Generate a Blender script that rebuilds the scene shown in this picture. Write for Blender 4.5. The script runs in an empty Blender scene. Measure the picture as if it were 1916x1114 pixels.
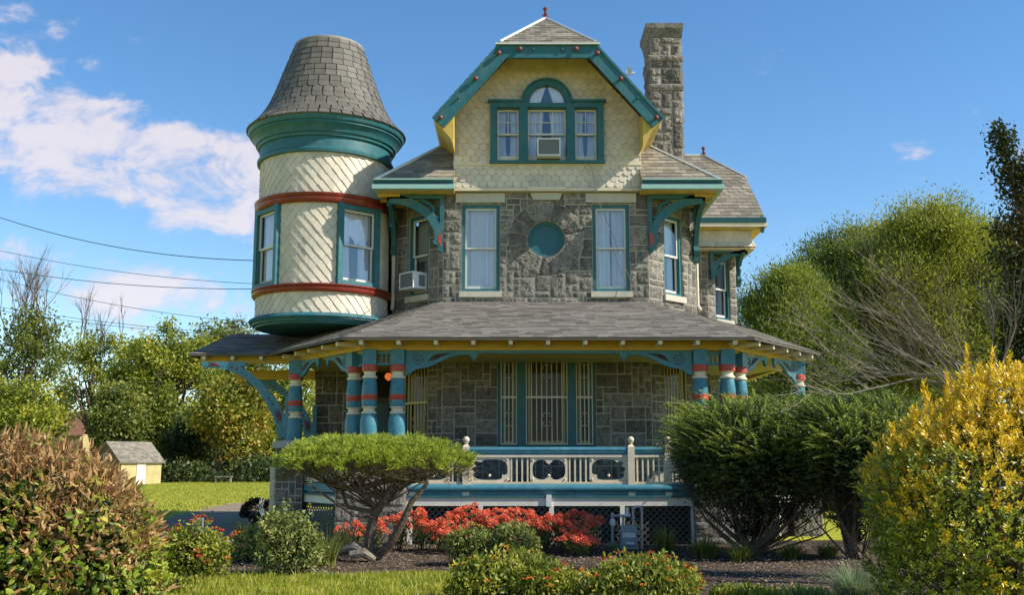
import bpy, math, random
import numpy as np
from mathutils import Vector, Matrix, noise
random.seed(7)
R=math.radians; PI=math.pi
scene=bpy.context.scene; COL=scene.collection
# ---------------------------------------------------------------- camera
EYE=1.6; F=1950.0; TH=math.atan(305/1950.0)
cd=bpy.data.cameras.new('camera'); cam=bpy.data.objects.new('camera',cd); COL.objects.link(cam)
cam.location=(0,0,EYE); cam.rotation_euler=(PI/2+TH,0,0)
cd.sensor_width=36; cd.lens=36*F/1916; cd.clip_start=.1; cd.clip_end=2000
scene.camera=cam
scene.render.resolution_x=1024; scene.render.resolution_y=596
# ---------------------------------------------------------------- light
SUN=Vector((5.0,-1.45,4.3)).normalized()          # towards the sun
EL=math.asin(SUN.z); AZ=math.atan2(SUN.x,SUN.y)
sd=bpy.data.lights.new('sun','SUN'); sd.energy=5.0; sd.angle=R(.5); sd.color=(1,.94,.84)
so=bpy.data.objects.new('sun',sd); COL.objects.link(so); so.rotation_euler=SUN.to_track_quat('Z','Y').to_euler(); so.location=(30,-6,25)
scene.view_settings.view_transform='Standard'; scene.view_settings.look='None'
scene.view_settings.exposure=.5; scene.view_settings.gamma=1
W=bpy.data.worlds.new('World'); scene.world=W; W.use_nodes=True
def build_world():
    nt=W.node_tree; N=nt.nodes; L=nt.links
    for n in list(N): N.remove(n)
    out=N.new('ShaderNodeOutputWorld'); bg=N.new('ShaderNodeBackground'); bg.inputs[1].default_value=.125
    L.new(bg.outputs[0],out.inputs[0])
    sky=N.new('ShaderNodeTexSky'); sky.sky_type='NISHITA'; sky.sun_disc=False
    sky.sun_elevation=EL; sky.sun_rotation=AZ; sky.air_density=1.0; sky.dust_density=0.0; sky.ozone_density=2.0
    hsv=N.new('ShaderNodeHueSaturation'); hsv.inputs['Saturation'].default_value=1.24; hsv.inputs['Value'].default_value=1.04
    L.new(sky.outputs[0],hsv.inputs['Color'])
    tc=N.new('ShaderNodeTexCoord'); sep=N.new('ShaderNodeSeparateXYZ'); L.new(tc.outputs['Generated'],sep.inputs[0])
    def m(op,a,b=None,c=None):
        n=N.new('ShaderNodeMath'); n.operation=op
        for i,x in enumerate((a,b,c)):
            if x is None: continue
            if isinstance(x,(int,float)): n.inputs[i].default_value=x
            else: L.new(x,n.inputs[i])
        return n.outputs[0]
    # direction -> tangent-plane coordinates of the cloud layer seen to the north
    yy=m('MAXIMUM',sep.outputs[1],.05); u=m('DIVIDE',sep.outputs[0],yy); v=m('DIVIDE',sep.outputs[2],yy)
    comb=N.new('ShaderNodeCombineXYZ'); L.new(u,comb.inputs[0]); L.new(v,comb.inputs[1])
    def nz(scale,det,rough,sx=1,sy=1,dist=0):
        mp=N.new('ShaderNodeMapping'); mp.inputs['Scale'].default_value=(sx,sy,1); L.new(comb.outputs[0],mp.inputs[0])
        n=N.new('ShaderNodeTexNoise'); n.inputs['Scale'].default_value=scale; n.inputs['Detail'].default_value=det
        n.inputs['Roughness'].default_value=rough; n.inputs['Distortion'].default_value=dist
        L.new(mp.outputs[0],n.inputs['Vector']); return n.outputs['Fac']
    def uv(px,py):
        dx=(px-958)/F; dy=(557-py)/F; t=1/(math.cos(TH)-dy*math.sin(TH)); return t*dx,t*(math.sin(TH)+dy*math.cos(TH))
    blobs=[(30,235,130,70,1.0),(100,300,150,55,1.0),(110,205,60,30,.85),(0,135,70,60,.75),(85,120,75,26,.9),(100,60,45,20,.95),(20,25,40,28,.6),
           (160,228,60,32,.9),(230,190,45,13,.75),(335,230,22,11,.95),(285,240,30,12,.6),(245,300,120,45,.95),(340,300,100,50,1.0),(390,270,60,30,.9),
           (430,330,110,50,.95),(400,375,90,32,.95),(365,415,70,20,.85),(130,350,90,30,.6),(470,420,70,40,.75),(265,350,60,25,.7),
           (1690,270,62,15,.75),(1725,290,40,9,.6),(1400,335,30,10,.4),(150,520,260,42,.62),(230,575,230,40,.72),(40,470,120,25,.5),(330,560,140,30,.6),(1905,290,30,16,.6)]
    tot=None; wn=m('SUBTRACT',nz(9,4,.6),.5); wn2=m('SUBTRACT',nz(11,4,.6,1.1,.9),.5)
    u2=m('ADD',u,m('MULTIPLY',wn,.05)); v2=m('ADD',v,m('MULTIPLY',wn2,.035))
    for px,py,rx,ry,s in blobs:
        cu,cv=uv(px,py)
        a=m('DIVIDE',m('SUBTRACT',u2,cu),rx/F*1.35); b=m('DIVIDE',m('SUBTRACT',v2,cv),ry/F*1.35)
        d=m('ADD',m('MULTIPLY',a,a),m('MULTIPLY',b,b))
        e=m('MULTIPLY',m('EXPONENT',m('MULTIPLY',d,-1.15)),s)
        tot=e if tot is None else m('ADD',tot,e)
    tot=m('MINIMUM',tot,1.25)
    dens=m('ADD',m('MULTIPLY',tot,1.0),m('MULTIPLY',m('ADD',m('MULTIPLY',m('SUBTRACT',nz(15,9,.66,.8,1.35,.7),.5),1.25),m('MULTIPLY',m('SUBTRACT',nz(60,6,.6,.8,1.2),.5),.35)),2.7))
    mr=N.new('ShaderNodeMapRange'); mr.interpolation_type='SMOOTHSTEP'; mr.inputs[1].default_value=.42; mr.inputs[2].default_value=1.45
    mr.inputs[3].default_value=0; mr.inputs[4].default_value=.80; L.new(dens,mr.inputs[0])
    body=m('MULTIPLY',mr.outputs[0],m('GREATER_THAN',sep.outputs[1],.1))
    ramp=N.new('ShaderNodeValToRGB'); e=ramp.color_ramp.elements
    e[0].position=.2; e[0].color=(3.3,3.3,4.5,1); e[1].position=1.0; e[1].color=(5.3,4.8,4.9,1)
    L.new(m('ADD',m('MULTIPLY',dens,.6),m('MULTIPLY',m('SUBTRACT',nz(9,5,.6),.4),.9)),ramp.inputs[0])
    mix=N.new('ShaderNodeMix'); mix.data_type='RGBA'; L.new(body,mix.inputs[0]); L.new(hsv.outputs[0],mix.inputs[6]); L.new(ramp.outputs[0],mix.inputs[7])
    L.new(mix.outputs[2],bg.inputs[0])
build_world()
# ---------------------------------------------------------------- materials
def mat(name,col,rough=.6,var=.12,scale=6,bump=.0,bscale=40,island=0.0,spec=.4,metal=0,stain=None,stain_amt=.0,coat=0):
    m=bpy.data.materials.new(name); m.use_nodes=True; nt=m.node_tree; N=nt.nodes; L=nt.links
    b=N['Principled BSDF']; b.inputs['Roughness'].default_value=rough; b.inputs['Specular IOR Level'].default_value=spec; b.inputs['Metallic'].default_value=metal
    if coat: b.inputs['Coat Weight'].default_value=coat; b.inputs['Coat Roughness'].default_value=.15
    tc=N.new('ShaderNodeTexCoord')
    n=N.new('ShaderNodeTexNoise'); n.inputs['Scale'].default_value=scale; n.inputs['Detail'].default_value=6; n.inputs['Roughness'].default_value=.65
    L.new(tc.outputs['Object'],n.inputs['Vector'])
    mr=N.new('ShaderNodeMapRange'); mr.inputs[1].default_value=.25; mr.inputs[2].default_value=.75; mr.inputs[3].default_value=1-var; mr.inputs[4].default_value=1+var
    L.new(n.outputs['Fac'],mr.inputs[0]); val=mr.outputs[0]
    hs=N.new('ShaderNodeHueSaturation'); hs.inputs['Color'].default_value=(*col,1)
    if island:
        g=N.new('ShaderNodeNewGeometry'); m2=N.new('ShaderNodeMapRange'); m2.inputs[3].default_value=1-island; m2.inputs[4].default_value=1+island
        L.new(g.outputs['Random Per Island'],m2.inputs[0])
        mm=N.new('ShaderNodeMath'); mm.operation='MULTIPLY'; L.new(val,mm.inputs[0]); L.new(m2.outputs[0],mm.inputs[1]); val=mm.outputs[0]
    L.new(val,hs.inputs['Value']); c=hs.outputs[0]
    if stain:
        s=N.new('ShaderNodeTexNoise'); s.inputs['Scale'].default_value=scale*.6; s.inputs['Detail'].default_value=8; s.inputs['Roughness'].default_value=.7
        mp=N.new('ShaderNodeMapping'); mp.inputs['Location'].default_value=(3,7,1); mp.inputs['Scale'].default_value=(1,1,.5); L.new(tc.outputs['Object'],mp.inputs[0]); L.new(mp.outputs[0],s.inputs['Vector'])
        r=N.new('ShaderNodeMapRange'); r.inputs[1].default_value=.50; r.inputs[2].default_value=.68; r.inputs[4].default_value=stain_amt; L.new(s.outputs['Fac'],r.inputs[0])
        mx=N.new('ShaderNodeMix'); mx.data_type='RGBA'; L.new(r.outputs[0],mx.inputs[0]); L.new(c,mx.inputs[6]); mx.inputs[7].default_value=(*stain,1); c=mx.outputs[2]
    L.new(c,b.inputs['Base Color'])
    if bump:
        n2=N.new('ShaderNodeTexNoise'); n2.inputs['Scale'].default_value=bscale; n2.inputs['Detail'].default_value=5
        L.new(tc.outputs['Object'],n2.inputs['Vector']); bp=N.new('ShaderNodeBump'); bp.inputs['Strength'].default_value=bump; bp.inputs['Distance'].default_value=.02
        L.new(n2.outputs['Fac'],bp.inputs['Height']); L.new(bp.outputs[0],b.inputs['Normal'])
    return m
def leafmat(name,cols,rough=.5,trans=.3,patch=.5,pscale=.8,spec=.35):
    """colours vary leaf by leaf and in drifts through the crown"""
    m=bpy.data.materials.new(name); m.use_nodes=True; nt=m.node_tree; N=nt.nodes; L=nt.links
    b=N['Principled BSDF']; b.inputs['Roughness'].default_value=rough; b.inputs['Specular IOR Level'].default_value=spec
    g=N.new('ShaderNodeNewGeometry'); tc=N.new('ShaderNodeTexCoord'); n=N.new('ShaderNodeTexNoise'); n.inputs['Scale'].default_value=pscale; n.inputs['Detail'].default_value=3
    L.new(tc.outputs['Object'],n.inputs['Vector'])
    mr=N.new('ShaderNodeMapRange'); mr.inputs[1].default_value=.3; mr.inputs[2].default_value=.7; L.new(n.outputs['Fac'],mr.inputs[0])
    mx=N.new('ShaderNodeMix'); mx.data_type='FLOAT'; mx.inputs[0].default_value=patch
    L.new(g.outputs['Random Per Island'],mx.inputs[2]); L.new(mr.outputs[0],mx.inputs[3])
    r=N.new('ShaderNodeValToRGB'); el=r.color_ramp.elements
    while len(el)<len(cols): el.new(.5)
    for i,c in enumerate(cols): el[i].position=.08+.84*i/(len(cols)-1); el[i].color=(*c,1)
    L.new(mx.outputs[0],r.inputs[0]); L.new(r.outputs[0],b.inputs['Base Color'])
    t=N.new('ShaderNodeBsdfTranslucent'); hs=N.new('ShaderNodeHueSaturation'); hs.inputs['Value'].default_value=1.5; L.new(r.outputs[0],hs.inputs['Color']); L.new(hs.outputs[0],t.inputs[0])
    ms=N.new('ShaderNodeMixShader'); ms.inputs[0].default_value=trans; L.new(b.outputs[0],ms.inputs[1]); L.new(t.outputs[0],ms.inputs[2])
    L.new(ms.outputs[0],N['Material Output'].inputs[0]); return m
def glassmat(name,refl=.14,tint=(1,1,1)):
    m=bpy.data.materials.new(name); m.use_nodes=True; nt=m.node_tree; N=nt.nodes; L=nt.links
    N.remove(N['Principled BSDF']); t=N.new('ShaderNodeBsdfTransparent'); t.inputs[0].default_value=(*tint,1)
    g=N.new('ShaderNodeBsdfGlossy'); g.inputs['Roughness'].default_value=.02; lw=N.new('ShaderNodeFresnel'); lw.inputs[0].default_value=1.5
    nz=N.new('ShaderNodeTexNoise'); nz.inputs['Scale'].default_value=2.5; bp=N.new('ShaderNodeBump'); bp.inputs['Strength'].default_value=.05; L.new(nz.outputs['Fac'],bp.inputs['Height']); L.new(bp.outputs[0],g.inputs['Normal'])
    a=N.new('ShaderNodeMath'); a.operation='ADD'; a.inputs[1].default_value=refl; L.new(lw.outputs[0],a.inputs[0])
    ms=N.new('ShaderNodeMixShader'); L.new(a.outputs[0],ms.inputs[0]); L.new(t.outputs[0],ms.inputs[1]); L.new(g.outputs[0],ms.inputs[2]); L.new(ms.outputs[0],N['Material Output'].inputs[0]); return m
M={}
M['teal']=mat('teal_paint',(.022,.125,.145),.5,.26,7,.2,30,stain=(.10,.15,.14),stain_amt=.55)
M['tealdk']=mat('dark_teal_paint',(.012,.075,.08),.35,.12,4,.05,30)
M['tealp']=mat('pale_teal_paint',(.30,.48,.44),.5,.1,5,.05,30)
M['blue']=mat('blue_teal_paint',(.045,.185,.24),.45,.25,8,.2,25,stain=(.16,.28,.32),stain_amt=.45)
M['cream']=mat('cream_shingle_paint',(.63,.55,.43),.6,.12,3,.25,30,island=.10,stain=(.38,.36,.28),stain_amt=.6)
M['creamtrim']=mat('cream_trim_paint',(.68,.585,.42),.5,.1,5,.08,40,stain=(.42,.37,.28),stain_amt=.35)
M['white']=mat('white_paint',(.72,.68,.58),.5,.08,5,.06,40,stain=(.45,.43,.38),stain_amt=.3)
M['yellow']=mat('ochre_yellow_paint',(.56,.35,.03),.5,.12,4,.06,30,stain=(.40,.27,.05),stain_amt=.4)
M['yellowsoff']=mat('ochre_soffit_paint',(.58,.40,.09),.6,.15,5,.1,30,stain=(.20,.12,.05),stain_amt=.6)
M['red']=mat('oxblood_paint',(.20,.028,.016),.4,.2,5,.1,30,stain=(.45,.10,.05),stain_amt=.35)
M['redp']=mat('brick_red_paint',(.42,.06,.03),.45,.15,12,.1,40)
M['rust']=mat('rusty_knob_paint',(.17,.035,.02),.5,.3,12,.2,40)
M['stone']=mat('grey_rockface_stone',(.19,.172,.142),.85,.62,13,1.0,38,island=.36,spec=.2,stain=(.062,.056,.048),stain_amt=.8)
M['mortar']=mat('pale_mortar',(.40,.36,.285),.85,.25,12,.3,50,spec=.2)
M['lime']=mat('dressed_limestone',(.50,.46,.37),.8,.1,8,.2,40,spec=.2,stain=(.34,.30,.23),stain_amt=.4)
M['concrete']=mat('grey_concrete_cap',(.38,.37,.34),.85,.12,8,.3,40,spec=.2)
M['slate']=mat('weathered_slate',(.225,.195,.145),.62,.22,8,.4,25,island=.32,spec=.35,stain=(.19,.15,.10),stain_amt=.35)
M['slatedk']=mat('turret_slate',(.125,.112,.088),.6,.2,7,.3,25,island=.18,spec=.4,stain=(.11,.11,.085),stain_amt=.4)
M['asph']=mat('grey_asphalt_shingle',(.175,.158,.132),.85,.2,5,.5,120,island=.34,spec=.2)
M['metal']=mat('galvanised_flashing',(.62,.62,.60),.4,.1,6,.1,40,spec=.5)
M['frame']=mat('cream_sash_paint',(.62,.60,.52),.45,.08,8,.05,40)
M['dark']=mat('dark_interior',(.02,.018,.015),.8,.1,3)  # near-black, stands in for shade in rooms and recesses; also real dark parts
M['curtain']=mat('white_net_curtain',(.84,.86,.93),.9,.06,8,spec=.1)
M['curtaindim']=mat('grey_blind',(.34,.34,.31),.9,.1,4,spec=.1)
M['glass']=glassmat('window_glass',.15)
M['glassdk']=glassmat('dark_glass',-.02,(.6,.6,.62))
M['shade']=mat('ochre_roller_shade',(.30,.22,.06),.9,.1,4,spec=.1)
M['barsw']=mat('white_iron_bars',(.62,.58,.46),.5,.1,8)
M['barsy']=mat('yellow_iron_bars',(.55,.45,.17),.5,.1,8)
M['plastic']=mat('air_conditioner_casing',(.66,.66,.63),.45,.06,5)
M['grille']=mat('air_conditioner_grille',(.16,.17,.17),.6,.2,60,.3,90)
M['bark']=mat('brown_bark',(.14,.10,.07),.9,.55,16,1.0,30,spec=.1)
M['barkg']=mat('grey_bark',(.22,.19,.15),.9,.3,10,.6,25,spec=.1)
M['twig']=mat('pale_dry_twig',(.26,.215,.165),.85,.2,8,spec=.1)
M['board']=mat('porch_ceiling_board',(.50,.38,.10),.6,.1,5)
M['deck']=mat('painted_deck_board',(.10,.22,.23),.5,.15,5,.1,30)
M['lattice']=mat('dark_green_lattice_paint',(.085,.09,.08),.6,.15,8)
M['ink']=mat('dark_brown_scroll_paint',(.06,.035,.035),.6,.1,8)
M['spot']=mat('maroon_spot_paint',(.16,.03,.05),.6,.1,8)
M['disc']=mat('teal_round_panel',(.022,.11,.13),.45,.1,3,.1,30)
M['pipe']=mat('grey_gas_pipe',(.42,.42,.40),.45,.2,14,.2,60,metal=.3)
M['meter']=mat('grey_meter_casing',(.28,.30,.31),.5,.2,14,.2,60)
M['wire']=mat('black_cable',(.03,.07,.075),.6,.1,5)
def haslamp():
    m=bpy.data.materials.new('glowing_red_glass'); m.use_nodes=True; b=m.node_tree.nodes['Principled BSDF']
    b.inputs['Base Color'].default_value=(.5,.06,.02,1); b.inputs['Emission Color'].default_value=(1,.22,.05,1); b.inputs['Emission Strength'].default_value=.45; return m
M['lamp']=haslamp()
M['rim']=mat('grey_lead_flashing',(.30,.28,.24),.6,.15,6,.1,40,spec=.3)
M['edge']=mat('dark_shingle_edge',(.10,.085,.065),.8,.15,6)
# ---------------------------------------------------------------- pixel maths, tags
def P(px,py,Y):
    dx=(px-958)/F; dy=(557-py)/F; t=Y/(math.cos(TH)-dy*math.sin(TH))
    return t*dx, EYE+t*(math.sin(TH)+dy*math.cos(TH))
def G(px,py,z=0.0):
    """ground point seen in direction (px,py)"""
    dx=(px-958)/F; dy=(557-py)/F; t=(z-EYE)/(math.sin(TH)+dy*math.cos(TH))
    return t*dx, t*(math.cos(TH)-dy*math.sin(TH))
def tag(o,label=None,cat=None,group=None,kind=None):
    if label: o['label']=label
    if cat: o['category']=cat
    if group: o['group']=group
    if kind: o['kind']=kind
    return o
def empty(name,loc,label=None,cat=None,group=None,rz=0):
    o=bpy.data.objects.new(name,None); COL.objects.link(o); o.location=loc; o.rotation_euler.z=rz; o.empty_display_size=.2
    return tag(o,label,cat,group)
def wpos(o):
    p=Vector((0,0,0))
    while o is not None: p+=Vector(o.location); o=o.parent
    return p
def setpar(o,parent):
    if parent is not None:
        o.parent=parent; o.location=-wpos(parent)
def copy_tree(o,parent=None):
    c=o.copy(); COL.objects.link(c); c.parent=parent
    for ch in list(o.children): copy_tree(ch,c)
    return c
# ---------------------------------------------------------------- mesh builder
class MB:
    def __init__(s): s.v=[]; s.f=[]; s.m=[]; s.mi=0; s.O=Vector((0,0,0)); s.U=Vector((1,0,0)); s.N=Vector((0,-1,0))
    def frame(s,O,a=0):
        s.O=Vector(O); s.U=Vector((math.cos(a),math.sin(a),0)); s.N=Vector((math.sin(a),-math.cos(a),0)); return s
    def L(s,u,n,z): return s.O+s.U*u+s.N*n+Vector((0,0,z))      # local (along wall, out of wall, up)
    def poly(s,pts):
        k=len(s.v); s.v.extend([tuple(p) for p in pts]); s.f.append(tuple(range(k,k+len(pts)))); s.m.append(s.mi)
    def grid(s,rows,close=False):
        k=len(s.v); n=len(rows[0])
        for r in rows: s.v.extend([tuple(p) for p in r])
        for i in range(len(rows)-1):
            for j in range(n if close else n-1):
                a=k+i*n+j; b=k+i*n+(j+1)%n; s.f.append((a,b,b+n,a+n)); s.m.append(s.mi)
    def hexa(s,p):   # 8 points: bottom 4, top 4
        k=len(s.v); s.v.extend([tuple(q) for q in p])
        for f in ((3,2,1,0),(4,5,6,7),(0,1,5,4),(1,2,6,5),(2,3,7,6),(3,0,4,7)): s.f.append(tuple(k+i for i in f)); s.m.append(s.mi)
    def box(s,u0,u1,n0,n1,z0,z1): s.hexa([s.L(u0,n1,z0),s.L(u1,n1,z0),s.L(u1,n0,z0),s.L(u0,n0,z0),s.L(u0,n1,z1),s.L(u1,n1,z1),s.L(u1,n0,z1),s.L(u0,n0,z1)])
    def wbox(s,x0,x1,y0,y1,z0,z1): s.hexa([(x0,y0,z0),(x1,y0,z0),(x1,y1,z0),(x0,y1,z0),(x0,y0,z1),(x1,y0,z1),(x1,y1,z1),(x0,y1,z1)])
    def prism(s,pts,n0,n1):   # outline in (u,z) of current frame, extruded along the normal
        a=[s.L(u,n1,z) for u,z in pts]; b=[s.L(u,n0,z) for u,z in pts]; k=len(s.v); n=len(pts)
        s.v.extend([tuple(q) for q in a+b]); s.f.append(tuple(range(k,k+n))); s.m.append(s.mi); s.f.append(tuple(range(k+2*n-1,k+n-1,-1))); s.m.append(s.mi)
        for i in range(n): j=(i+1)%n; s.f.append((k+j,k+i,k+n+i,k+n+j)); s.m.append(s.mi)
    def slab(s,pts,t):        # 3D polygon given thickness downwards (z)
        n=len(pts); k=len(s.v); s.v.extend([tuple(p) for p in pts]); s.v.extend([(p[0],p[1],p[2]-t) for p in pts])
        s.f.append(tuple(range(k,k+n))); s.f.append(tuple(range(k+2*n-1,k+n-1,-1))); s.m+= [s.mi]*2
        for i in range(n): j=(i+1)%n; s.f.append((k+j,k+i,k+n+i,k+n+j)); s.m.append(s.mi)
    def tube(s,path,r,n=8,cap=True):
        path=[Vector(p) for p in path]; m=len(path); rr=r if hasattr(r,'__len__') else [r]*m; rows=[]; prev=None
        for i,p in enumerate(path):
            d=(path[min(i+1,m-1)]-path[max(i-1,0)]); d=d.normalized() if d.length>1e-9 else Vector((0,0,1))
            if prev is None: a=d.orthogonal().normalized()
            else:
                a=prev-d*prev.dot(d); a=a.normalized() if a.length>1e-6 else d.orthogonal().normalized()
            prev=a; b=d.cross(a)
            rows.append([p+(a*math.cos(2*PI*j/n)+b*math.sin(2*PI*j/n))*rr[i] for j in range(n)])
        k=len(s.v); s.grid(rows,True)
        if cap: s.f.append(tuple(range(k+n-1,k-1,-1))); s.m.append(s.mi); e=k+(m-1)*n; s.f.append(tuple(range(e,e+n))); s.m.append(s.mi)
    def lathe(s,c,prof,n=24,cap=True,arc=None):
        a0,a1=arc if arc else (0,2*PI); rows=[]
        nn=n if not arc else n+1
        for r,z in prof: rows.append([(c[0]+r*math.cos(a0+(a1-a0)*j/n),c[1]+r*math.sin(a0+(a1-a0)*j/n),c[2]+z) for j in range(nn)])
        k=len(s.v); s.grid(rows,not arc)
        if cap and not arc: s.f.append(tuple(range(k+n-1,k-1,-1))); s.m.append(s.mi); e=k+(len(prof)-1)*n; s.f.append(tuple(range(e,e+n))); s.m.append(s.mi)
    def ball(s,c,r,n=12,sq=(1,1,1)):
        rows=[]
        for i in range(n//2+1):
            t=PI*i/(n//2); t=min(max(t,.02),PI-.02)
            rows.append([(c[0]+sq[0]*r*math.sin(t)*math.cos(2*PI*j/n),c[1]+sq[1]*r*math.sin(t)*math.sin(2*PI*j/n),c[2]-sq[2]*r*math.cos(t)) for j in range(n)])
        s.grid(rows,True)
    def build(s,name,mats,parent=None,smooth=False,label=None):
        me=bpy.data.meshes.new(name); me.from_pydata(s.v,[],s.f); 
        mats=mats if isinstance(mats,(list,tuple)) else [mats]
        for m in mats: me.materials.append(m)
        if len(mats)>1: me.polygons.foreach_set('material_index',s.m)
        if smooth:
            me.polygons.foreach_set('use_smooth',[True]*len(s.f))
            try: me.set_sharp_from_angle(angle=R(38))
            except Exception: pass
        me.update(); o=bpy.data.objects.new(name,me); COL.objects.link(o); setpar(o,parent)
        if label: o['label']=label
        return o
def npmesh(name,V,FA,mats,parent=None,mi=None,smooth=False):
    me=bpy.data.meshes.new(name); V=np.asarray(V,np.float32).reshape(-1,3); FA=np.asarray(FA,np.int32); k=FA.shape[1]
    me.vertices.add(len(V)); me.vertices.foreach_set('co',V.ravel()); me.loops.add(FA.size); me.loops.foreach_set('vertex_index',FA.ravel())
    me.polygons.add(len(FA)); me.polygons.foreach_set('loop_start',np.arange(0,FA.size,k,dtype=np.int32)); me.polygons.foreach_set('loop_total',np.full(len(FA),k,np.int32))
    mats=mats if isinstance(mats,(list,tuple)) else [mats]
    for m in mats: me.materials.append(m)
    if mi is not None: me.polygons.foreach_set('material_index',np.asarray(mi,np.int32))
    if smooth: me.polygons.foreach_set('use_smooth',np.ones(len(FA),bool))
    me.update(calc_edges=True); o=bpy.data.objects.new(name,me); COL.objects.link(o); setpar(o,parent); return o
# ---------------------------------------------------------------- shingle tabs, clipped to any convex outline
def clip(poly,dom):
    out=poly
    n=len(dom)
    area=sum(dom[i][0]*dom[(i+1)%n][1]-dom[(i+1)%n][0]*dom[i][1] for i in range(n)); sg=1 if area>0 else -1
    for i in range(n):
        ax,ay=dom[i]; bx,by=dom[(i+1)%n]; ex,ey=bx-ax,by-ay
        inp=out; out=[]
        if not inp: return []
        for j in range(len(inp)):
            p=inp[j]; q=inp[(j+1)%len(inp)]
            dp=sg*(ex*(p[1]-ay)-ey*(p[0]-ax)); dq=sg*(ex*(q[1]-ay)-ey*(q[0]-ax))
            if dp>=0: out.append(p)
            if (dp>=0)!=(dq>=0):
                t=dp/(dp-dq); out.append((p[0]+(q[0]-p[0])*t,p[1]+(q[1]-p[1])*t))
    return out
def tabs(mb,dom,fn,w,e,kind='rect',t=.02,gap=.006,jit=0,rnd=None,skip=None,kindrow=None,base=.004):
    rnd=rnd or random; us=[p[0] for p in dom]; vs=[p[1] for p in dom]; u0,u1,v0,v1=min(us),max(us),min(vs),max(vs)
    nr=int((v1-v0)/e)+2
    for r in range(-1,nr):
        vb=v0+r*e; k=kindrow(r) if kindrow else kind
        off=(w/2 if r%2 else 0)+ (rnd.uniform(-.4,.4)*w if k=='rand' else 0); c=u0-w+off
        while c<u1+w:
            ww=w*(rnd.uniform(.6,1.4) if k=='rand' else 1); a,b=c+gap/2,c+ww-gap/2; mid=(a+b)/2; h=(b-a)/2; j=rnd.uniform(-jit,jit); B=vb+j; T=vb+2*e
            if k in('rect','rand'): pl=[(a,B),(b,B),(b,T),(a,T)]
            elif k=='fish': pl=[(mid-h*.45,B),(mid+h*.45,B),(b,B+e*.42),(b,T),(a,T),(a,B+e*.42)]
            else: pl=[(mid,B),(b,B+e),(b,T),(a,T),(a,B+e)]
            c+=ww
            if skip and skip(mid,B+e*.6): continue
            pl=clip(pl,dom)
            if len(pl)<3: continue
            hh=lambda v:base+t*max(0.,1-(v-B)/(2*e))
            tt=t*rnd.uniform(-.12,.12)
            top=[fn(p[0],p[1],hh(p[1])+tt) for p in pl]; bot=[fn(p[0],p[1],0) for p in pl]; k0=len(mb.v); n=len(pl)
            mb.v.extend([tuple(q) for q in top+bot]); mb.f.append(tuple(range(k0,k0+n))); mb.m.append(mb.mi)
            for i in range(n):
                i2=(i+1)%n
                if (pl[i][1]+pl[i2][1])/2<B+e*1.05: mb.f.append((k0+i2,k0+i,k0+n+i,k0+n+i2)); mb.m.append(mb.mi)
def plane_tabs(mb,pts,w,e,**kw):
    """pts: planar convex polygon, first edge is the eave"""
    p=[Vector(q) for q in pts]; U=(p[1]-p[0]).normalized(); Nn=Vector((0,0,0))
    for i in range(1,len(p)-1): Nn+=(p[i]-p[0]).cross(p[i+1]-p[0])
    Nn.normalize()
    if Nn.z<0: Nn=-Nn
    V=Nn.cross(U).normalized()
    if V.z<0: V=-V
    dom=[((q-p[0]).dot(U),(q-p[0]).dot(V)) for q in p]
    tabs(mb,dom,lambda u,v,h:p[0]+U*u+V*v+Nn*h,w,e,**kw)
# ---------------------------------------------------------------- rock-faced ashlar
def stone_block(mb,fn,q,amp,seed,gap=.013,damp=None):
    """q: four (u,v) corners; fn(u,v,h)->point"""
    (ax,ay),(bx,by),(cx,cy),(dx,dy)=q
    lu=max(math.hypot(bx-ax,by-ay),math.hypot(cx-dx,cy-dy)); lv=max(math.hypot(dx-ax,dy-ay),math.hypot(cx-bx,cy-by))
    if lu<.03 or lv<.03: return
    nu=max(3,int(lu/.034)); nv=max(3,int(lv/.034)); gu=gap/lu; gv=gap/lv; rows=[]
    tx,ty=random.uniform(-.35,.35),random.uniform(-.35,.35)
    for j in range(-1,nv+2):
        row=[]
        jj=min(max(j,0),nv)
        for i in range(-1,nu+2):
            ii=min(max(i,0),nu); s=gu+(1-2*gu)*ii/nu; t=gv+(1-2*gv)*jj/nv
            u=(ax*(1-s)+bx*s)*(1-t)+(dx*(1-s)+cx*s)*t; v=(ay*(1-s)+by*s)*(1-t)+(dy*(1-s)+cy*s)*t
            if i in(-1,nu+1) or j in(-1,nv+1): h=-.004
            elif ii in(0,nu) or jj in(0,nv): h=.003+.005*random.random()
            else:
                nn=.8*noise.noise(Vector((u*7+seed,v*7,seed*.37)))+.75*(.35-abs(noise.noise(Vector((u*15+seed,v*19,seed*.7)))))+.35*noise.noise(Vector((u*40+seed,v*40,1)))
                h=amp*(.62+.75*nn+tx*(s-.5)*2+ty*(t-.5)*2)+random.uniform(-.004,.004); ed=min(ii,nu-ii,jj,nv-jj); h*=(.7 if ed==1 else 1); h=max(h,.006)
            if damp: h*=damp(u,v)
            row.append(fn(u,v,h))
        rows.append(row)
    mb.grid(rows)
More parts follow.
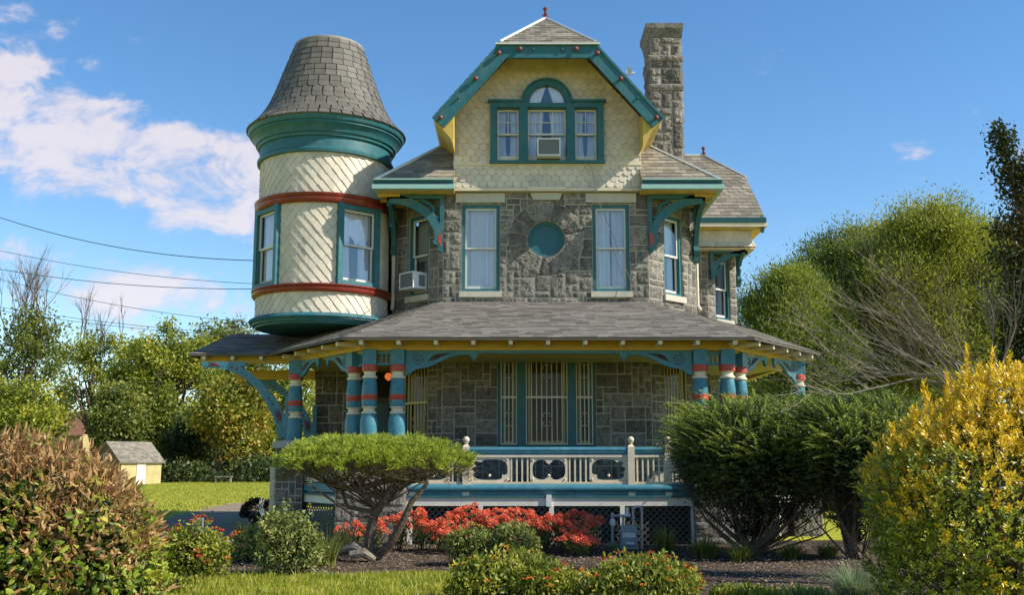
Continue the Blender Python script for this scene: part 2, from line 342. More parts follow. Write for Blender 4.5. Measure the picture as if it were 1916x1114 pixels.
def ashlar(mb,fn,w,h,holes=(),cell=.155,amp=.042,damp=None,skip=None,z0=0):
    def lines(lo,hi,br,c):
        br=sorted(set([lo,hi]+[min(max(b,lo),hi) for b in br])); out=[]
        for a,b in zip(br,br[1:]):
            if b-a<.02: continue
            n=max(1,round((b-a)/c)); out+= [a+(b-a)*i/n for i in range(n)]
        return out+[hi]
    xs=lines(0,w,[x for q in holes for x in(q[0],q[1])],cell); ys=lines(z0,h,[y for q in holes for y in(q[2],q[3])],cell*.92)
    nx,ny=len(xs)-1,len(ys)-1; occ=[[False]*nx for _ in range(ny)]
    for j in range(ny):
        for i in range(nx):
            cx,cy=(xs[i]+xs[i+1])/2,(ys[j]+ys[j+1])/2
            if any(a<cx<b and c<cy<d for a,b,c,d in holes): occ[j][i]=True
    for j in range(ny):
        for i in range(nx):
            if occ[j][i]: continue
            bw=random.choice([1,1,2,2,3,3,4]); bh=random.choice([1,1,2,2,3]); k=0
            while k<bw and i+k<nx and not occ[j][i+k]: k+=1
            bw=k; k=1
            while k<bh and j+k<ny and all(not occ[j+k][i+x] for x in range(bw)): k+=1
            bh=k
            for y in range(bh):
                for x in range(bw): occ[j+y][i+x]=True
            a,b,c,d=xs[i],xs[i+bw],ys[j],ys[j+bh]
            if skip and skip(a,b,c,d): continue
            stone_block(mb,fn,[(a,c),(b,c),(b,d),(a,d)],amp,random.uniform(0,99),damp=damp)
def backing(mb,fn,w,h,holes=(),z0=0,rev=.16):
    xs=sorted(set([0,w]+[x for q in holes for x in q[:2]])); ys=sorted(set([z0,h]+[y for q in holes for y in q[2:4]]))
    for i in range(len(xs)-1):
        for j in range(len(ys)-1):
            cx,cy=(xs[i]+xs[i+1])/2,(ys[j]+ys[j+1])/2
            if any(a<cx<b and c<cy<d for a,b,c,d in holes): continue
            mb.poly([fn(xs[i],ys[j],.0),fn(xs[i+1],ys[j],.0),fn(xs[i+1],ys[j+1],.0),fn(xs[i],ys[j+1],.0)])
    for a,b,c,d in holes:
        q=[(a,c),(b,c),(b,d),(a,d)]
        for k in range(4):
            p0,p1=q[k],q[(k+1)%4]; mb.poly([fn(*p0,.004),fn(*p1,.004),fn(*p1,-rev),fn(*p0,-rev)])
def wallfn(O,a):
    O=Vector(O); U=Vector((math.cos(a),math.sin(a),0)); Nn=Vector((math.sin(a),-math.cos(a),0)); Z=Vector((0,0,1))
    return lambda u,v,h:O+U*u+Z*v+Nn*h
def stone_wall(name,O,a,w,h,holes,parent,amp=.032,z0=0,ringc=None,label=None):
    fn=wallfn(O,a); mb=MB(); mb.mi=1
    if ringc:
        ru,rv,ri,ro=ringc
        sq=(ru-ri-.001,ru+ri+.001,rv-ri-.001,rv+ri+.001); backing(mb,fn,w,h,list(holes)+[(sq[0],sq[1],sq[2],sq[3])],z0)
        n=48   # fill square minus circle, and the round reveal
        for k in range(n):
            a0,a1=2*PI*k/n,2*PI*(k+1)/n
            def sqp(t):
                c,s_=math.cos(t),math.sin(t); m_=max(abs(c),abs(s_)); return (ru+ri*c/m_,rv+ri*s_/m_)
            mb.poly([fn(*sqp(a0),.004),fn(*sqp(a1),.004),fn(ru+ri*math.cos(a1),rv+ri*math.sin(a1),.004),fn(ru+ri*math.cos(a0),rv+ri*math.sin(a0),.004)])
            mb.poly([fn(ru+ro*math.cos(a0),rv+ro*math.sin(a0),.003),fn(ru+ro*math.cos(a1),rv+ro*math.sin(a1),.003),fn(ru+ri*math.cos(a1),rv+ri*math.sin(a1),.003),fn(ru+ri*math.cos(a0),rv+ri*math.sin(a0),.003)])
            mb.poly([fn(ru+ri*math.cos(a0),rv+ri*math.sin(a0),.003),fn(ru+ri*math.cos(a1),rv+ri*math.sin(a1),.003),fn(ru+ri*math.cos(a1),rv+ri*math.sin(a1),-.2),fn(ru+ri*math.cos(a0),rv+ri*math.sin(a0),-.2)])
        mb.mi=0
        damp=lambda u,v: 1.0 if math.hypot(u-ru,v-rv)>ro-.005 else 0.0
        def sk(A,B,C,D): return max(math.hypot(x-ru,y-rv) for x in(A,B) for y in(C,D))<ro
        ashlar(mb,fn,w,h,list(holes)+[(ru-ri*1.02,ru+ri*1.02,rv-ri*1.02,rv+ri*1.02)],amp=amp,damp=damp,skip=sk,z0=z0)
        nv=16
        for k in range(nv):
            a0=2*PI*(k+.5)/nv; a1=2*PI*(k+1.5)/nv; rm=ro*random.uniform(.985,1.0)
            q=[(ru+ri*math.cos(a1),rv+ri*math.sin(a1)),(ru+ri*math.cos(a0),rv+ri*math.sin(a0)),(ru+rm*math.cos(a0),rv+rm*math.sin(a0)),(ru+rm*math.cos(a1),rv+rm*math.sin(a1))]
            stone_block(mb,lambda u,v,hh:fn(u,v,hh+.004),q,amp*1.1,random.uniform(0,99),gap=.009)
    else:
        backing(mb,fn,w,h,holes,z0); mb.mi=0; ashlar(mb,fn,w,h,holes,amp=amp,z0=z0)
    return mb.build(name,[M['stone'],M['mortar']],parent,label=label)
def stone_box(name,x0,x1,y0,y1,z0,z1,parent,amp=.03,cell=.15,build=True,mb=None):
    mb=mb or MB(); mb.mi=1; mb.wbox(x0,x1,y0,y1,z0,z1); mb.mi=0
    for O,a,w in (((x0,y0,z0),0,x1-x0),((x1,y0,z0),PI/2,y1-y0),((x0,y1,z0),-PI/2,y1-y0)):
        ashlar(mb,wallfn(O,a),w,z1-z0,amp=amp,cell=cell)
    return mb.build(name,[M['stone'],M['mortar']],parent) if build else mb
# ================================================================ THE HOUSE
H=empty('stone_house',(.75,24,0),'old grey stone house with cream shingled gable, round turret, wraparound porch and teal trim','house')
XC=.76
# ---- walls
BL,BR=-1.53,3.05      # front bay corners at Y 22.8
YF=22.8; D=1.26; ZD=.93; ZT=7.56
s45=PI/4
# second floor + ground floor front: one wall, holes in (u,v)
def hole_px(x0,x1,y0,y1,Y,ox):    # pixel rect to wall (u0,u1,v0,v1)
    a,_=P(x0,(y0+y1)/2,Y); b,_=P(x1,(y0+y1)/2,Y); _,z1=P(x0,y0,Y); _,z0=P(x0,y1,Y); return (a-ox,b-ox,z0,z1)
hwL=hole_px(864,935,383,546,YF,BL); hwR=hole_px(1109,1178,383,546,YF,BL)
hg=hole_px(931,1115,652,836,YF,BL)
cu,cz=P(1022,447,YF); cu-=BL
bb=MB()
wf=stone_wall('front_wall',(BL,YF,0),0,BR-BL,ZT,[(hwL[0],hwL[1],hwL[2],hwL[3]),(hwR[0],hwR[1],hwR[2],hwR[3]),hg],H,ringc=(cu,cz,.415,.86),z0=.5)
# chamfers
cw=D*math.sqrt(2)
# left chamfer wall starts at back-left corner
hcl=(.58,1.28,5.30,7.16); hcl2=(.50,1.30,1.9,3.85)
stone_wall('bay_wall',(BL-D,YF+D,0),-s45,cw,ZT,[hcl,hcl2],H,z0=.5)
hcr=(.55,1.25,5.30,7.16); hcr2=(.48,1.28,1.9,3.85)
stone_wall('bay_wall',(BR,YF,0),s45,cw,ZT,[hcr,hcr2],H,z0=.5)
# right side wall back to the wing, wing front and chamfer
stone_wall('side_wall',(BR+D,YF+D,0),PI/2,2.0,ZT,[],H,z0=.5)
WY=26.05
stone_wall('wing_wall',(BR+D,WY,0),0,.66,7.0,[],H,z0=.5)
hw=(.28,.92,5.15,6.75)
stone_wall('wing_wall',(BR+D+.66,WY,0),R(42),1.18,7.0,[hw,(.28,.92,1.9,3.7)],H,z0=.5)
wx,wy=BR+D+.66+1.18*math.cos(R(42)),WY+1.18*math.sin(R(42))
stone_wall('wing_wall',(wx,wy,0),PI/2,3.5,7.0,[],H,z0=.5)
# entrance wall at left of the bay under the turret
stone_wall('entry_wall',(-4.75,25.2,0),0,.85,3.9,[],H,z0=.5)
mb=MB(); mb.wbox(-3.9,-2.75,25.3,25.4,.9,3.9); mb.build('entry_shade_slab',M['dark'],H)  # dark slab in place of the shade around the door
d=MB(); d.wbox(-3.85,-2.95,25.2,25.27,.95,3.1); d.mi=1
for i in range(2):
    for j in range(2): d.wbox(-3.77+.44*i,-3.41+.44*i,25.17,25.195,1.1+1.0*j,1.95+1.0*j)
do=d.build('front_door',[M['bark'],M['tealdk']],H)
k=MB(); k.ball((-3.03,25.13,2.0),.035,8); k.build('door_knob',M['rust'],do)
# added dark core, unseen, so no sun leaks through the rooms
mb=MB(); mb.wbox(-1.2,2.7,23.75,30,.2,10.2); mb.wbox(-4.3,4.2,25.5,31,.2,7.4); mb.wbox(4.2,5.2,27.0,31,.2,9); mb.build('sun_block_core',M['dark'],H)
# lintels and sills
def lintel(O,a,u0,u1,z0,z1,name,m_,n1=.05): 
    b=MB().frame(O,a); b.box(u0,u1,-.1,n1,z0,z1); return b.build(name,m_,H)
lintel((0,YF,0),0,*[P(x,370,YF)[0] for x in(853,945)],7.32,7.53,'window_lintel',M['lime'])
lintel((0,YF,0),0,*[P(x,370,YF)[0] for x in(1096,1190)],7.32,7.53,'window_lintel',M['lime'])
kx=P(1022,370,YF)[0]; b=MB().frame((kx,YF,0),0); b.prism([(-.3,7.38),(.3,7.38),(.36,7.54),(-.36,7.54)],-.05,.06); b.build('keystone',M['lime'],H)
# ---- windows
def curtain_mesh(b,u0,u1,z0,z1,n,folds=9,amp=.036,ragged=False,gather=0):
    nu=folds*6; rows=[]; ph=random.uniform(0,6)
    for j in range(9):
        t=j/8; row=[]
        for i in range(nu+1):
            s_=i/nu; mid=(u0+u1)/2; sc=1-gather*math.sin(PI*min(1,(1-t)*1.1))
            u=mid+(u0+(u1-u0)*s_-mid)*sc; w=math.sin(s_*folds*2*PI+ph+.8*math.sin(5*s_+ph))+.4*math.sin(s_*folds*4.3*PI+2*ph)
            row.append(b.L(u,n+amp*w*(.6+.4*(1-t)),z0+(z1-z0)*t))
        rows.append(row)
    b.grid(rows)
def window(O,a,w,h,parent=None,fr=.075,teal='teal',sashm='frame',curt='full',glass='glass',n0=-.15,n1=-.03,sill=None,mull=None,bars=None,label=None,split=.5,room=True):
    """O: bottom centre on the wall plane; returns frame object. hole is w x h"""
    parent=parent or H; x=w/2
    f=MB().frame(O,a); 
    for q in((-x,-x+fr,n0,n1,0,h),(x-fr,x,n0,n1,0,h),(-x+fr,x-fr,n0,n1,h-fr,h),(-x+fr,x-fr,n0,n1,0,fr*.9)): f.box(*q)
    fo=f.build('window',M[teal],parent,label=label)
    zi,za=fr*.9,h-fr; zm=zi+(za-zi)*split; xi=x-fr; s_=.042
    def sash(z0,z1,nn,low=False):
        b=MB().frame(O,a); d=s_*1.7 if low else s_
        b.box(-xi+.001,-xi+s_,nn-.035,nn,z0,z1); b.box(xi-s_,xi-.001,nn-.035,nn,z0,z1); b.box(-xi+s_,xi-s_,nn-.035,nn,z1-s_,z1); b.box(-xi+s_,xi-s_,nn-.035,nn,z0,z0+d)
        if mull:
            mu,mv=mull if not low else (0,0)
            for i in range(1,mu): u=-xi+s_+(2*xi-2*s_)*i/mu; b.box(u-.01,u+.01,nn-.03,nn-.005,z0+d,z1-s_)
            for i in range(1,mv): z=z0+(z1-z0)*i/mv; b.box(-xi+s_,xi-s_,nn-.029,nn-.006,z-.01,z+.01)
        so_=b.build('sash',M[sashm],fo)
        g=MB().frame(O,a); g.poly([g.L(-xi+s_*.6,nn-.02,z0+s_*.6),g.L(xi-s_*.6,nn-.02,z0+s_*.6),g.L(xi-s_*.6,nn-.02,z1-s_*.6),g.L(-xi+s_*.6,nn-.02,z1-s_*.6)]); g.build('pane',M[glass],fo)
    sash(zm-s_*.4,za,n0+.085); sash(zi,zm+s_*.6,n0+.04,True)
    c=MB().frame(O,a); nc=n0-.06
    if curt=='full': curtain_mesh(c,-xi,xi,zi,za,nc,folds=7 if w>.6 else 5)
    elif curt=='split':
        curtain_mesh(c,-xi,-xi*.12,zi,za,nc,5,gather=.25); curtain_mesh(c,xi*.12,xi,zi,za,nc,5,gather=.25)
    elif curt=='pair':
        curtain_mesh(c,-xi,-.01,zi,za,nc,4,amp=.03); curtain_mesh(c,.01,xi,zi,za,nc-.02,5,amp=.04,gather=.08)
    elif curt=='blind':
        c.box(-xi,xi,nc-.02,nc,zi+(za-zi)*.45,za); curtain_mesh(c,-xi*.1,xi*.75,zi,zi+(za-zi)*.5,nc-.03,5)
    elif curt=='torn':
        nu=40; ph=3
        up=[.60-.05*math.sin(i*.35)-(.14 if 8<i<12 else 0)*random.random()-.06*noise.noise(Vector((i*.3,1,0))) for i in range(nu+1)]
        rows=[[c.L(-xi+2*xi*i/nu,nc+.02*math.sin(i*1.1)*(1-.3*j/6),zi+(za-zi)*(up[i]+(1-up[i])*j/6)) for i in range(nu+1)] for j in range(7)]; c.grid(rows)
        curtain_mesh(c,xi*.25,xi,zi,za,nc-.03,5); curtain_mesh(c,-xi,-xi*.2,zi,za*.8,nc-.05,5,gather=.2)
    if c.f: c.build('curtain',M['curtaindim' if curt=='blind' else 'curtain'],fo,smooth=True)
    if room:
        r=MB().frame(O,a); r.poly([r.L(-x-.1,nc-.35,-.1),r.L(x+.1,nc-.35,-.1),r.L(x+.1,nc-.35,h+.1),r.L(-x-.1,nc-.35,h+.1)]); r.build('unlit_room_sheet',M['dark'],fo)  # dark sheet stands in for the unlit room behind the window
    if sill:
        b=MB().frame(O,a); b.box(-x-.05,x+.05,-.14,.07,-sill,-.002); b.build('window_sill',M['lime'],fo)
    return fo
def hwin(hl,O,a,wf_=None,**kw):
    O=Vector(O); U=Vector((math.cos(a),math.sin(a),0)); c=O+U*((hl[0]+hl[1])/2); c.z=hl[2]
    return window(c,a,hl[1]-hl[0],hl[3]-hl[2],**kw)
hwin(hwL,(BL,YF,0),0,sill=.13,label='front window with pale blue curtain left of the round panel')
hwin(hwR,(BL,YF,0),0,sill=.13,curt='pair')
hwin(hcl,(BL-D,YF+D,0),-s45,sill=.14,curt='blind')
hwin(hcr,(BR,YF,0),s45,sill=.14,curt='torn',sashm='white')
hwin(hw,(BR+D+.66,WY,0),R(42),sill=.1,curt='split',glass='glassdk',sashm='white',teal='tealdk')
# round panel
b=MB().frame((BL+cu,YF,cz),0)
n=40; ring=[]
for rr,nn in((.415,-.10),(.34,-.10),(.34,-.15)): ring.append([b.L(rr*math.cos(2*PI*i/n),nn,rr*math.sin(2*PI*i/n)) for i in range(n)])
b.grid(ring,True); rp=b.build('round_window',M['teal'],H)
b=MB().frame((BL+cu,YF,cz),0); b.poly([b.L(.35*math.cos(2*PI*i/n),-.135,.35*math.sin(2*PI*i/n)) for i in range(n)]); b.build('round_panel',M['disc'],rp)
# ground-floor triple window with iron bars
gx0,gx1=BL+hg[0],BL+hg[1]; gz0,gz1=hg[2],hg[3]
def pxX(px,Y=YF,py=750): return P(px,py,Y)[0]
def barwin(xa,xb,O3,a,h,label=None,bar='barsw',heart=True,nb=5,frame=True):
    w=xb-xa; fo=window(O3,a,w,h,fr=.05,curt='none',glass='glassdk',n0=-.16,n1=-.05,sashm='barsy',label=label)
    sh_b=MB().frame(O3,a); sh_b.box(-w/2+.06,w/2-.06,-.26,-.25,h*.5,h*.97); sh_b.build('roller_shade',M['shade'],fo)
    b=MB().frame(O3,a); x=w/2-.01
    for z in(.05,h*.5,h*.95): b.box(-x,x,-.02,.0,z-.012,z+.012) if z!=h*.5 else b.box(-x,x,-.025,.005,z-.03,z+.015)
    for i in range(nb):
        u=-x+2*x*i/(nb-1); b.tube([b.L(u,-.01,.04),b.L(u,-.01,h*.96)],.012,5)
    if heart:
        for cz_ in(h*.27,h*.76):
            for sg in(-1,1):
                for fl in(1,-1):
                    pts=[]
                    for k in range(15):
                        t=k/14; ang=t*1.6*PI; r=.055*(1-.55*t) if k>4 else .055
                        pts.append(b.L(sg*(.0+ (.058-r*math.cos(ang)) ) ,.012,cz_+fl*(.09+r*math.sin(ang))))
                    b.tube([b.L(sg*.005,.012,cz_)]+pts,.006,5)
    b.build('window_bars',M[bar],fo); return fo
mull=MB().frame((0,YF,0),0)
for a_,b_ in((931,937),(967,984),(1062,1078),(1109,1115)): mull.box(pxX(a_),pxX(b_),-.15,.0 if a_ in(967,1062) else -.02,gz0,gz1)
mull.box(gx0,gx1,-.15,.035,gz0-.07,gz0-.001); mull.build('window_mullion',M['teal'],H)
for a_,b_,nb in((937,967,5),(984,1062,9),(1078,1109,5)):
    xa,xb=pxX(a_),pxX(b_); barwin(xa,xb,Vector(((xa+xb)/2,YF,gz0)),0,gz1-gz0,nb=nb)
for (hl,O,a) in((hcl2,(BL-D,YF+D,0),-s45),(hcr2,(BR,YF,0),s45)):
    U=Vector((math.cos(a),math.sin(a),0)); c=Vector(O)+U*((hl[0]+hl[1])/2); c.z=hl[2]; barwin(0,hl[1]-hl[0],c,a,hl[3]-hl[2],nb=8,bar='barsy',heart=True)
hl=(.28,.92,1.9,3.7); O=Vector((BR+D+.66,WY,0)); a=R(42); c=O+Vector((math.cos(a),math.sin(a),0))*.6; c.z=1.9; window(c,a,.64,1.8,curt='none',glass='glassdk')
# ---- attic gable
GY=22.70; GL,GR=-1.31,2.90
rk=1.166
def rakez(x,top=9.06,ox=1.0*0): return 9.06+(2.52-abs(x-XC-.03))*rk    # outer rake line z at x (half width 2.52)
XG=.79
def gz(x): return min(10.73,9.06+(2.485-abs(x-XG))*rk)
gw=MB().frame((0,GY,0),0)
base=8.20
hwid=(2.52*rk+9.06-.35-0)  # unused
top=11.1; xin=XG-(2.485-(top+.25-9.06)/rk)
dom=[(GL,7.60),(GR,7.60),(GR,gz(GR)-.2),(2*XG-xin,top),(xin,top),(GL,gz(GL)-.2)]
g=MB(); g.frame((0,GY+.02,0),0); wl_,wr2=-.40,1.98
g.prism([(GL,7.60),(GR,7.60),(GR,8.26),(GL,8.26)],-.3,0); g.prism([(GL,8.26),(wl_,8.26),(wl_,9.55),(GL+.29,9.55),(GL,gz(GL)-.2)],-.3,0); g.prism([(wr2,8.26),(GR,8.26),(GR,gz(GR)-.2),(GR-.29,9.55),(wr2,9.55)],-.3,0)
g.prism([(GL+.29,9.55),(GR-.29,9.55),(2*XG-xin,top),(xin,top)],-.3,0); g.wbox(GL+.002,GL+.03,GY,25,7.6,9.3); g.wbox(GR-.03,GR-.002,GY,25,7.6,9.3)
gable=g.build('gable_wall',M['cream'],H)
gfn=lambda u,v,h:Vector((u,GY-h,v))
gwx0,gwx1=P(918,240,22.6)[0],P(1130,240,22.6)[0]; gwz0,gwz1=8.25,9.66
skipg=lambda u,v:(gwx0+.05<u<gwx1-.05 and gwz0+.03<v<gwz1-.03) or math.hypot(u-XG,v-9.62)<.5
g=MB(); up=[(GL,8.24),(GR,8.24),(GR,gz(GR)-.2),(2*XG-xin,top),(xin,top),(GL,gz(GL)-.2)]
tabs(g,up,lambda u,v,h:gfn(u,v,h-.018),.19,.14,kind='fish',t=.036,gap=.006,jit=.007,skip=skipg)
tabs(g,[(GL,7.64),(GR,7.64),(GR,8.16),(GL,8.16)],lambda u,v,h:gfn(u,v,h-.018+.02*max(0,(7.85-v)/.2)),.19,.14,kind='fish',t=.036,gap=.006,jit=.007)
g.build('gable_shingles',M['cream'],gable)
g=MB().frame((0,GY,0),0); g.box(GL-.01,GR+.01,-.02,.03,8.16,8.20); g.box(GL-.01,GR+.01,-.02,.015,8.20,8.27); g.box(GL-.01,GR+.01,-.1,.05,7.565,7.63); g.box(.34,1.22,-.1,.075,7.56,7.655)
g.build('gable_trim',M['creamtrim'],gable)
# main roof slopes
RY0=21.9; RY1=30.0; AP=Vector((XG,23.4,10.73+(2.485-(10.73-9.06)/rk)*rk))
def rp_(x,y,z): return Vector((x,y,z))
e=2.485; tw_=(10.73-9.06)/rk; xl=XG-e; xr=XG+e; tl=XG-e+tw_; tr=XG+e-tw_
rl=[rp_(xl,RY1,9.06),rp_(xl,RY0,9.06),rp_(tl,RY0,10.73),rp_(XG,AP.y,AP.z),rp_(XG,RY1,AP.z)]
rr_=[rp_(xr,RY0,9.06),rp_(xr,RY1,9.06),rp_(XG,RY1,AP.z),rp_(XG,AP.y,AP.z),rp_(tr,RY0,10.73)]
rt=[rp_(tl,RY0,10.73),rp_(tr,RY0,10.73),AP]
r=MB()
for q in(rl,rr_): plane_tabs(r,q,.24,.17,t=.022,jit=.008)
tq=[rp_(tl-.05,RY0-.05,10.71),rp_(tr+.05,RY0-.05,10.71),AP]; plane_tabs(r,tq,.24,.15,t=.02,jit=.006)
r.mi=1
for q in(rl,rr_,rt): r.slab([p-Vector((0,0,.01)) for p in q],.07)
roof=r.build('main_roof',[M['slate'],M['yellowsoff']],H)
fl=MB()
for p,q in((rt[0],AP),(rt[1],AP),(rl[3],rl[4])): fl.tube([p+Vector((0,-.02,.03)),q+Vector((0,0,.03))],.032,6)
fl.wbox(tl-.1,tr+.1,RY0-.1,RY0+.06,10.67,10.705)
fl.build('ridge_flashing',M['metal'],roof)
# finial
def finial(c,s,parent):
    f_=MB(); c=Vector(c)
    f_.lathe(c,[(.07*s,0),(.05*s,.05*s),(.035*s,.12*s),(.035*s,.2*s),(.075*s,.24*s),(.04*s,.28*s),(.05*s,.34*s),(.085*s,.42*s),(.09*s,.47*s),(.03*s,.48*s),(.02*s,.53*s)],12)
    for k in range(4):
        a=k*PI/2+.4; dd=Vector((math.cos(a),math.sin(a),0)); f_.tube([c+dd*.03*s+Vector((0,0,.13*s)),c+dd*.11*s+Vector((0,0,.17*s)),c+dd*.15*s+Vector((0,0,.12*s))],[.03*s,.028*s,.012*s],6)
    return f_.build('roof_finial',M['rust'],parent,smooth=True)
finial(AP+Vector((0,0,-.02)),.62,roof)
# bargeboards (teal) on the gambrel outline
def barge():
    b=MB().frame((0,RY0,0),0); w_=.30; nrm=math.hypot(1,rk); off=w_
    def inner(o): # offset outline inward by o
        zt=10.71-o; x_top=e-tw_ - 0 ; xx=(e) ; # right side line: z=9.06+(e-x)*rk - o*nrm
        xt=e-(zt-9.06+o*nrm)/rk; return zt,xt
    def poly_pair(o0,o1,n0,n1,mi=0):
        z0,x0=inner(o0); z1,x1=inner(o1)
        # top board
        b.mi=mi; b.prism([(XG-x1,z1),(XG+x1,z1),(XG+x0,z0),(XG-x0,z0)],n0,n1)
        for s_ in(-1,1):
            A=(XG+s_*x0,z0); B=(XG+s_*x1,z1); ex=s_*1.0; L_=e+.02
            # bottom ends, cut square to the slope
            dx,dz=1/nrm,-rk/nrm
            E0=(XG+s_*(e+.05),9.06-.05*rk); P0=(E0[0]-s_*o0*rk/nrm,E0[1]-o0/nrm); P1=(E0[0]-s_*o1*rk/nrm,E0[1]-o1/nrm) 
            pts=[A,P0,P1,B]; 
            if s_<0: pts=pts[::-1]
            b.prism(pts,n0,n1)
    poly_pair(.0,.34,-.02,.03); poly_pair(.0,.05,.031,.055); poly_pair(.30,.34,.031,.05)
    o=b.build('bargeboard',M['teal'],roof)
    for s_ in(-1,1):
        for t in(.08,.36,.62,.93):
            kx_=XG+s_*(e-.02-(e-.02-(e-tw_))*t) ; kz=9.06+(e-abs(kx_-XG))*rk-.15*nrm
            if t==.93: kx_=XG+s_*(e-tw_+.03); kz=9.06+(e-abs(kx_-XG))*rk-.15*nrm
            big=t!=.36
            q=MB(); q.lathe((0,0,0),[(.03,0),(.03,.04),(.05,.05),(.055,.07),(.036,.095),(.008,.103)] if big else [(.015,0),(.03,.03),(.02,.055),(.005,.06)],12)
            q.v=[(kx_+x,RY0-.03-z,kz+y) for x,y,z in q.v]; q.build('knob',M['rust'] if big else M['teal'],o,smooth=True)
    for u in(-.62,-.32,.32,.62):
        big=abs(u)>.5; q=MB(); q.lathe((0,0,0),[(.03,0),(.03,.04),(.05,.05),(.055,.07),(.036,.095),(.008,.103)] if big else [(.015,0),(.03,.03),(.02,.055),(.005,.06)],12)
        q.v=[(XG+u+x,RY0-.03-z,10.56+y) for x,y,z in q.v]; q.build('knob',M['rust'] if big else M['teal'],o,smooth=True)
barge()
# coves under the eaves of the gable
for s_ in(-1,1):
    c=MB(); xs=[XG+s_*(e+.03),XG+s_*(e-.03),XG+s_*(e-.2),XG+s_*(2.13),XG+s_*2.07,XG+s_*2.07,XG+s_*(e-.1)]; zs=[9.0,8.88,8.74,8.55,8.40,9.16,9.08]
    pr=[(x,z) for x,z in zip(xs,zs)]
    rows=[[Vector((x,y,z)) for x,z in pr] for y in(RY0+.03,24.6)]; c.grid(rows,True); c.poly([Vector((x,RY0+.03,z)) for x,z in pr]); c.build('eave_cove',M['yellowsoff'],roof)
# ---- palladian window
gwn=MB().frame((XG,22.60,0),0)
pw=MB().frame((XG,GY,0),0)
W2=(gwx1-gwx0)/2
cols=[(-W2,-W2+.14),(-.62+.0,-.445),(.445,.62),(W2-.14,W2)]
for a_,b_ in cols: pw.box(a_,b_,-.02,.10,gwz0,9.52)
pw.box(-W2,-.5,-.02,.101,9.50,9.62); pw.box(.5,W2,-.02,.101,9.50,9.62); pw.box(-.5,.5,-.02,.099,9.50,9.60)
pw.box(-W2-.06,-.56,-.02,.15,9.62,9.67); pw.box(.56,W2+.06,-.02,.15,9.62,9.67)
pw.box(-W2-.02,W2+.02,-.02,.13,gwz0-.06,gwz0)
def arc(b,r0,r1,n0,n1,zc,k=28):
    for i in range(k):
        a0,a1=PI*i/k,PI*(i+1)/k
        b.prism([(r0*math.cos(a0),zc+r0*math.sin(a0)),(r1*math.cos(a0),zc+r1*math.sin(a0)),(r1*math.cos(a1),zc+r1*math.sin(a1)),(r0*math.cos(a1),zc+r0*math.sin(a1))],n0,n1)
arc(pw,.43,.555,-.02,.10,9.60); arc(pw,.545,.585,-.02,.14,9.60); arc(pw,.41,.44,-.02,.12,9.60)
pal=pw.build('gable_window',M['teal'],H)
def smallwin(xa,xb,z0,z1,mu,curt):
    w=xb-xa; c=Vector((XG+(xa+xb)/2,GY,z0)); return c,w
for xa,xb,mull_,cu_ in((-W2+.14,-.62,(2,2),'split'),(-.445,.445,(3,2),'split'),(.62,W2-.14,(2,2),'split')):
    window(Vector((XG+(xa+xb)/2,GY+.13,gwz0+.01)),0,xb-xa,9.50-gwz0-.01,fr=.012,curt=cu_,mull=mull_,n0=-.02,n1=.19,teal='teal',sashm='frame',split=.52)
ar=MB().frame((XG,GY,9.60),0); ar.poly([ar.L(.42*math.cos(PI*i/24),.03,.42*math.sin(PI*i/24)) for i in range(25)]); ar.build('arched_pane',M['glass'],pal)
ar=MB().frame((XG,GY,9.60),0)
for s_ in(-1,1):
    rows=[]
    for j in range(7):
        t=j/6; row=[]
        for i in range(19):
            q=i/18; uo=.40*math.cos(math.asin(min(1,t*.95))) ; ui=.02+.13*(1-t); u=ui+(uo-ui)*q; row.append(ar.L(s_*u,.0+.012*math.sin(q*22)-.0,t*.40))
        rows.append(row)
    ar.grid(rows)
ar.build('arched_curtain',M['curtain'],pal,smooth=True)
ar=MB().frame((XG,GY,9.60),0); ar.poly([ar.L(.43*math.cos(PI*i/24),-.015,.43*math.sin(PI*i/24)) for i in range(25)]); ar.build('arched_unlit_sheet',M['dark'],pal)  # dark sheet behind the arch, painted as an unlit room
# ---- lower attic eaves on both sides, gutters and roofs
SL,SR=XG-3.91,XG+3.91      # outer corners
EY=22.28; EZ=7.70; mm=.87; dd=1.42
SRF={}
for s_ in(-1,1):
    lr=MB(); xo=XG+s_*3.78; xi=XG+s_*2.07
    h1=Vector((xo-s_*1.42,EY+1.42,EZ+1.42*mm)); A=Vector((xo,EY,EZ)); B=Vector((xi,EY,EZ)); C=Vector((xi,EY+1.42,EZ+1.42*mm))
    front=[A,B,C,h1] if s_<0 else [B,A,h1,C]
    A2=Vector((xo,26.6 if s_>0 else 24.5,EZ)); h2=Vector((h1.x,A2.y,h1.z))
    side=[A2,A,h1,h2] if s_<0 else [A,A2,h2,h1]
    lr.mi=0
    for q in(front,side): plane_tabs(lr,q,.26,.17,t=.022,jit=.008)
    lr.mi=1
    for q in(front,side): lr.slab([p-Vector((0,0,.012)) for p in q],.05)
    # soffit
    lr.mi=1; lr.wbox(min(xo,xi),max(xo,xi),EY+.02,A2.y,7.50,7.54)
    lr.mi=2; lr.tube([A+Vector((-s_*.0,-.0,.035)),h1+Vector((0,0,.04))],.035,6)
    SRF[s_]=lr.build('side_roof',[M['slate'],M['yellowsoff'],M['metal']],H)
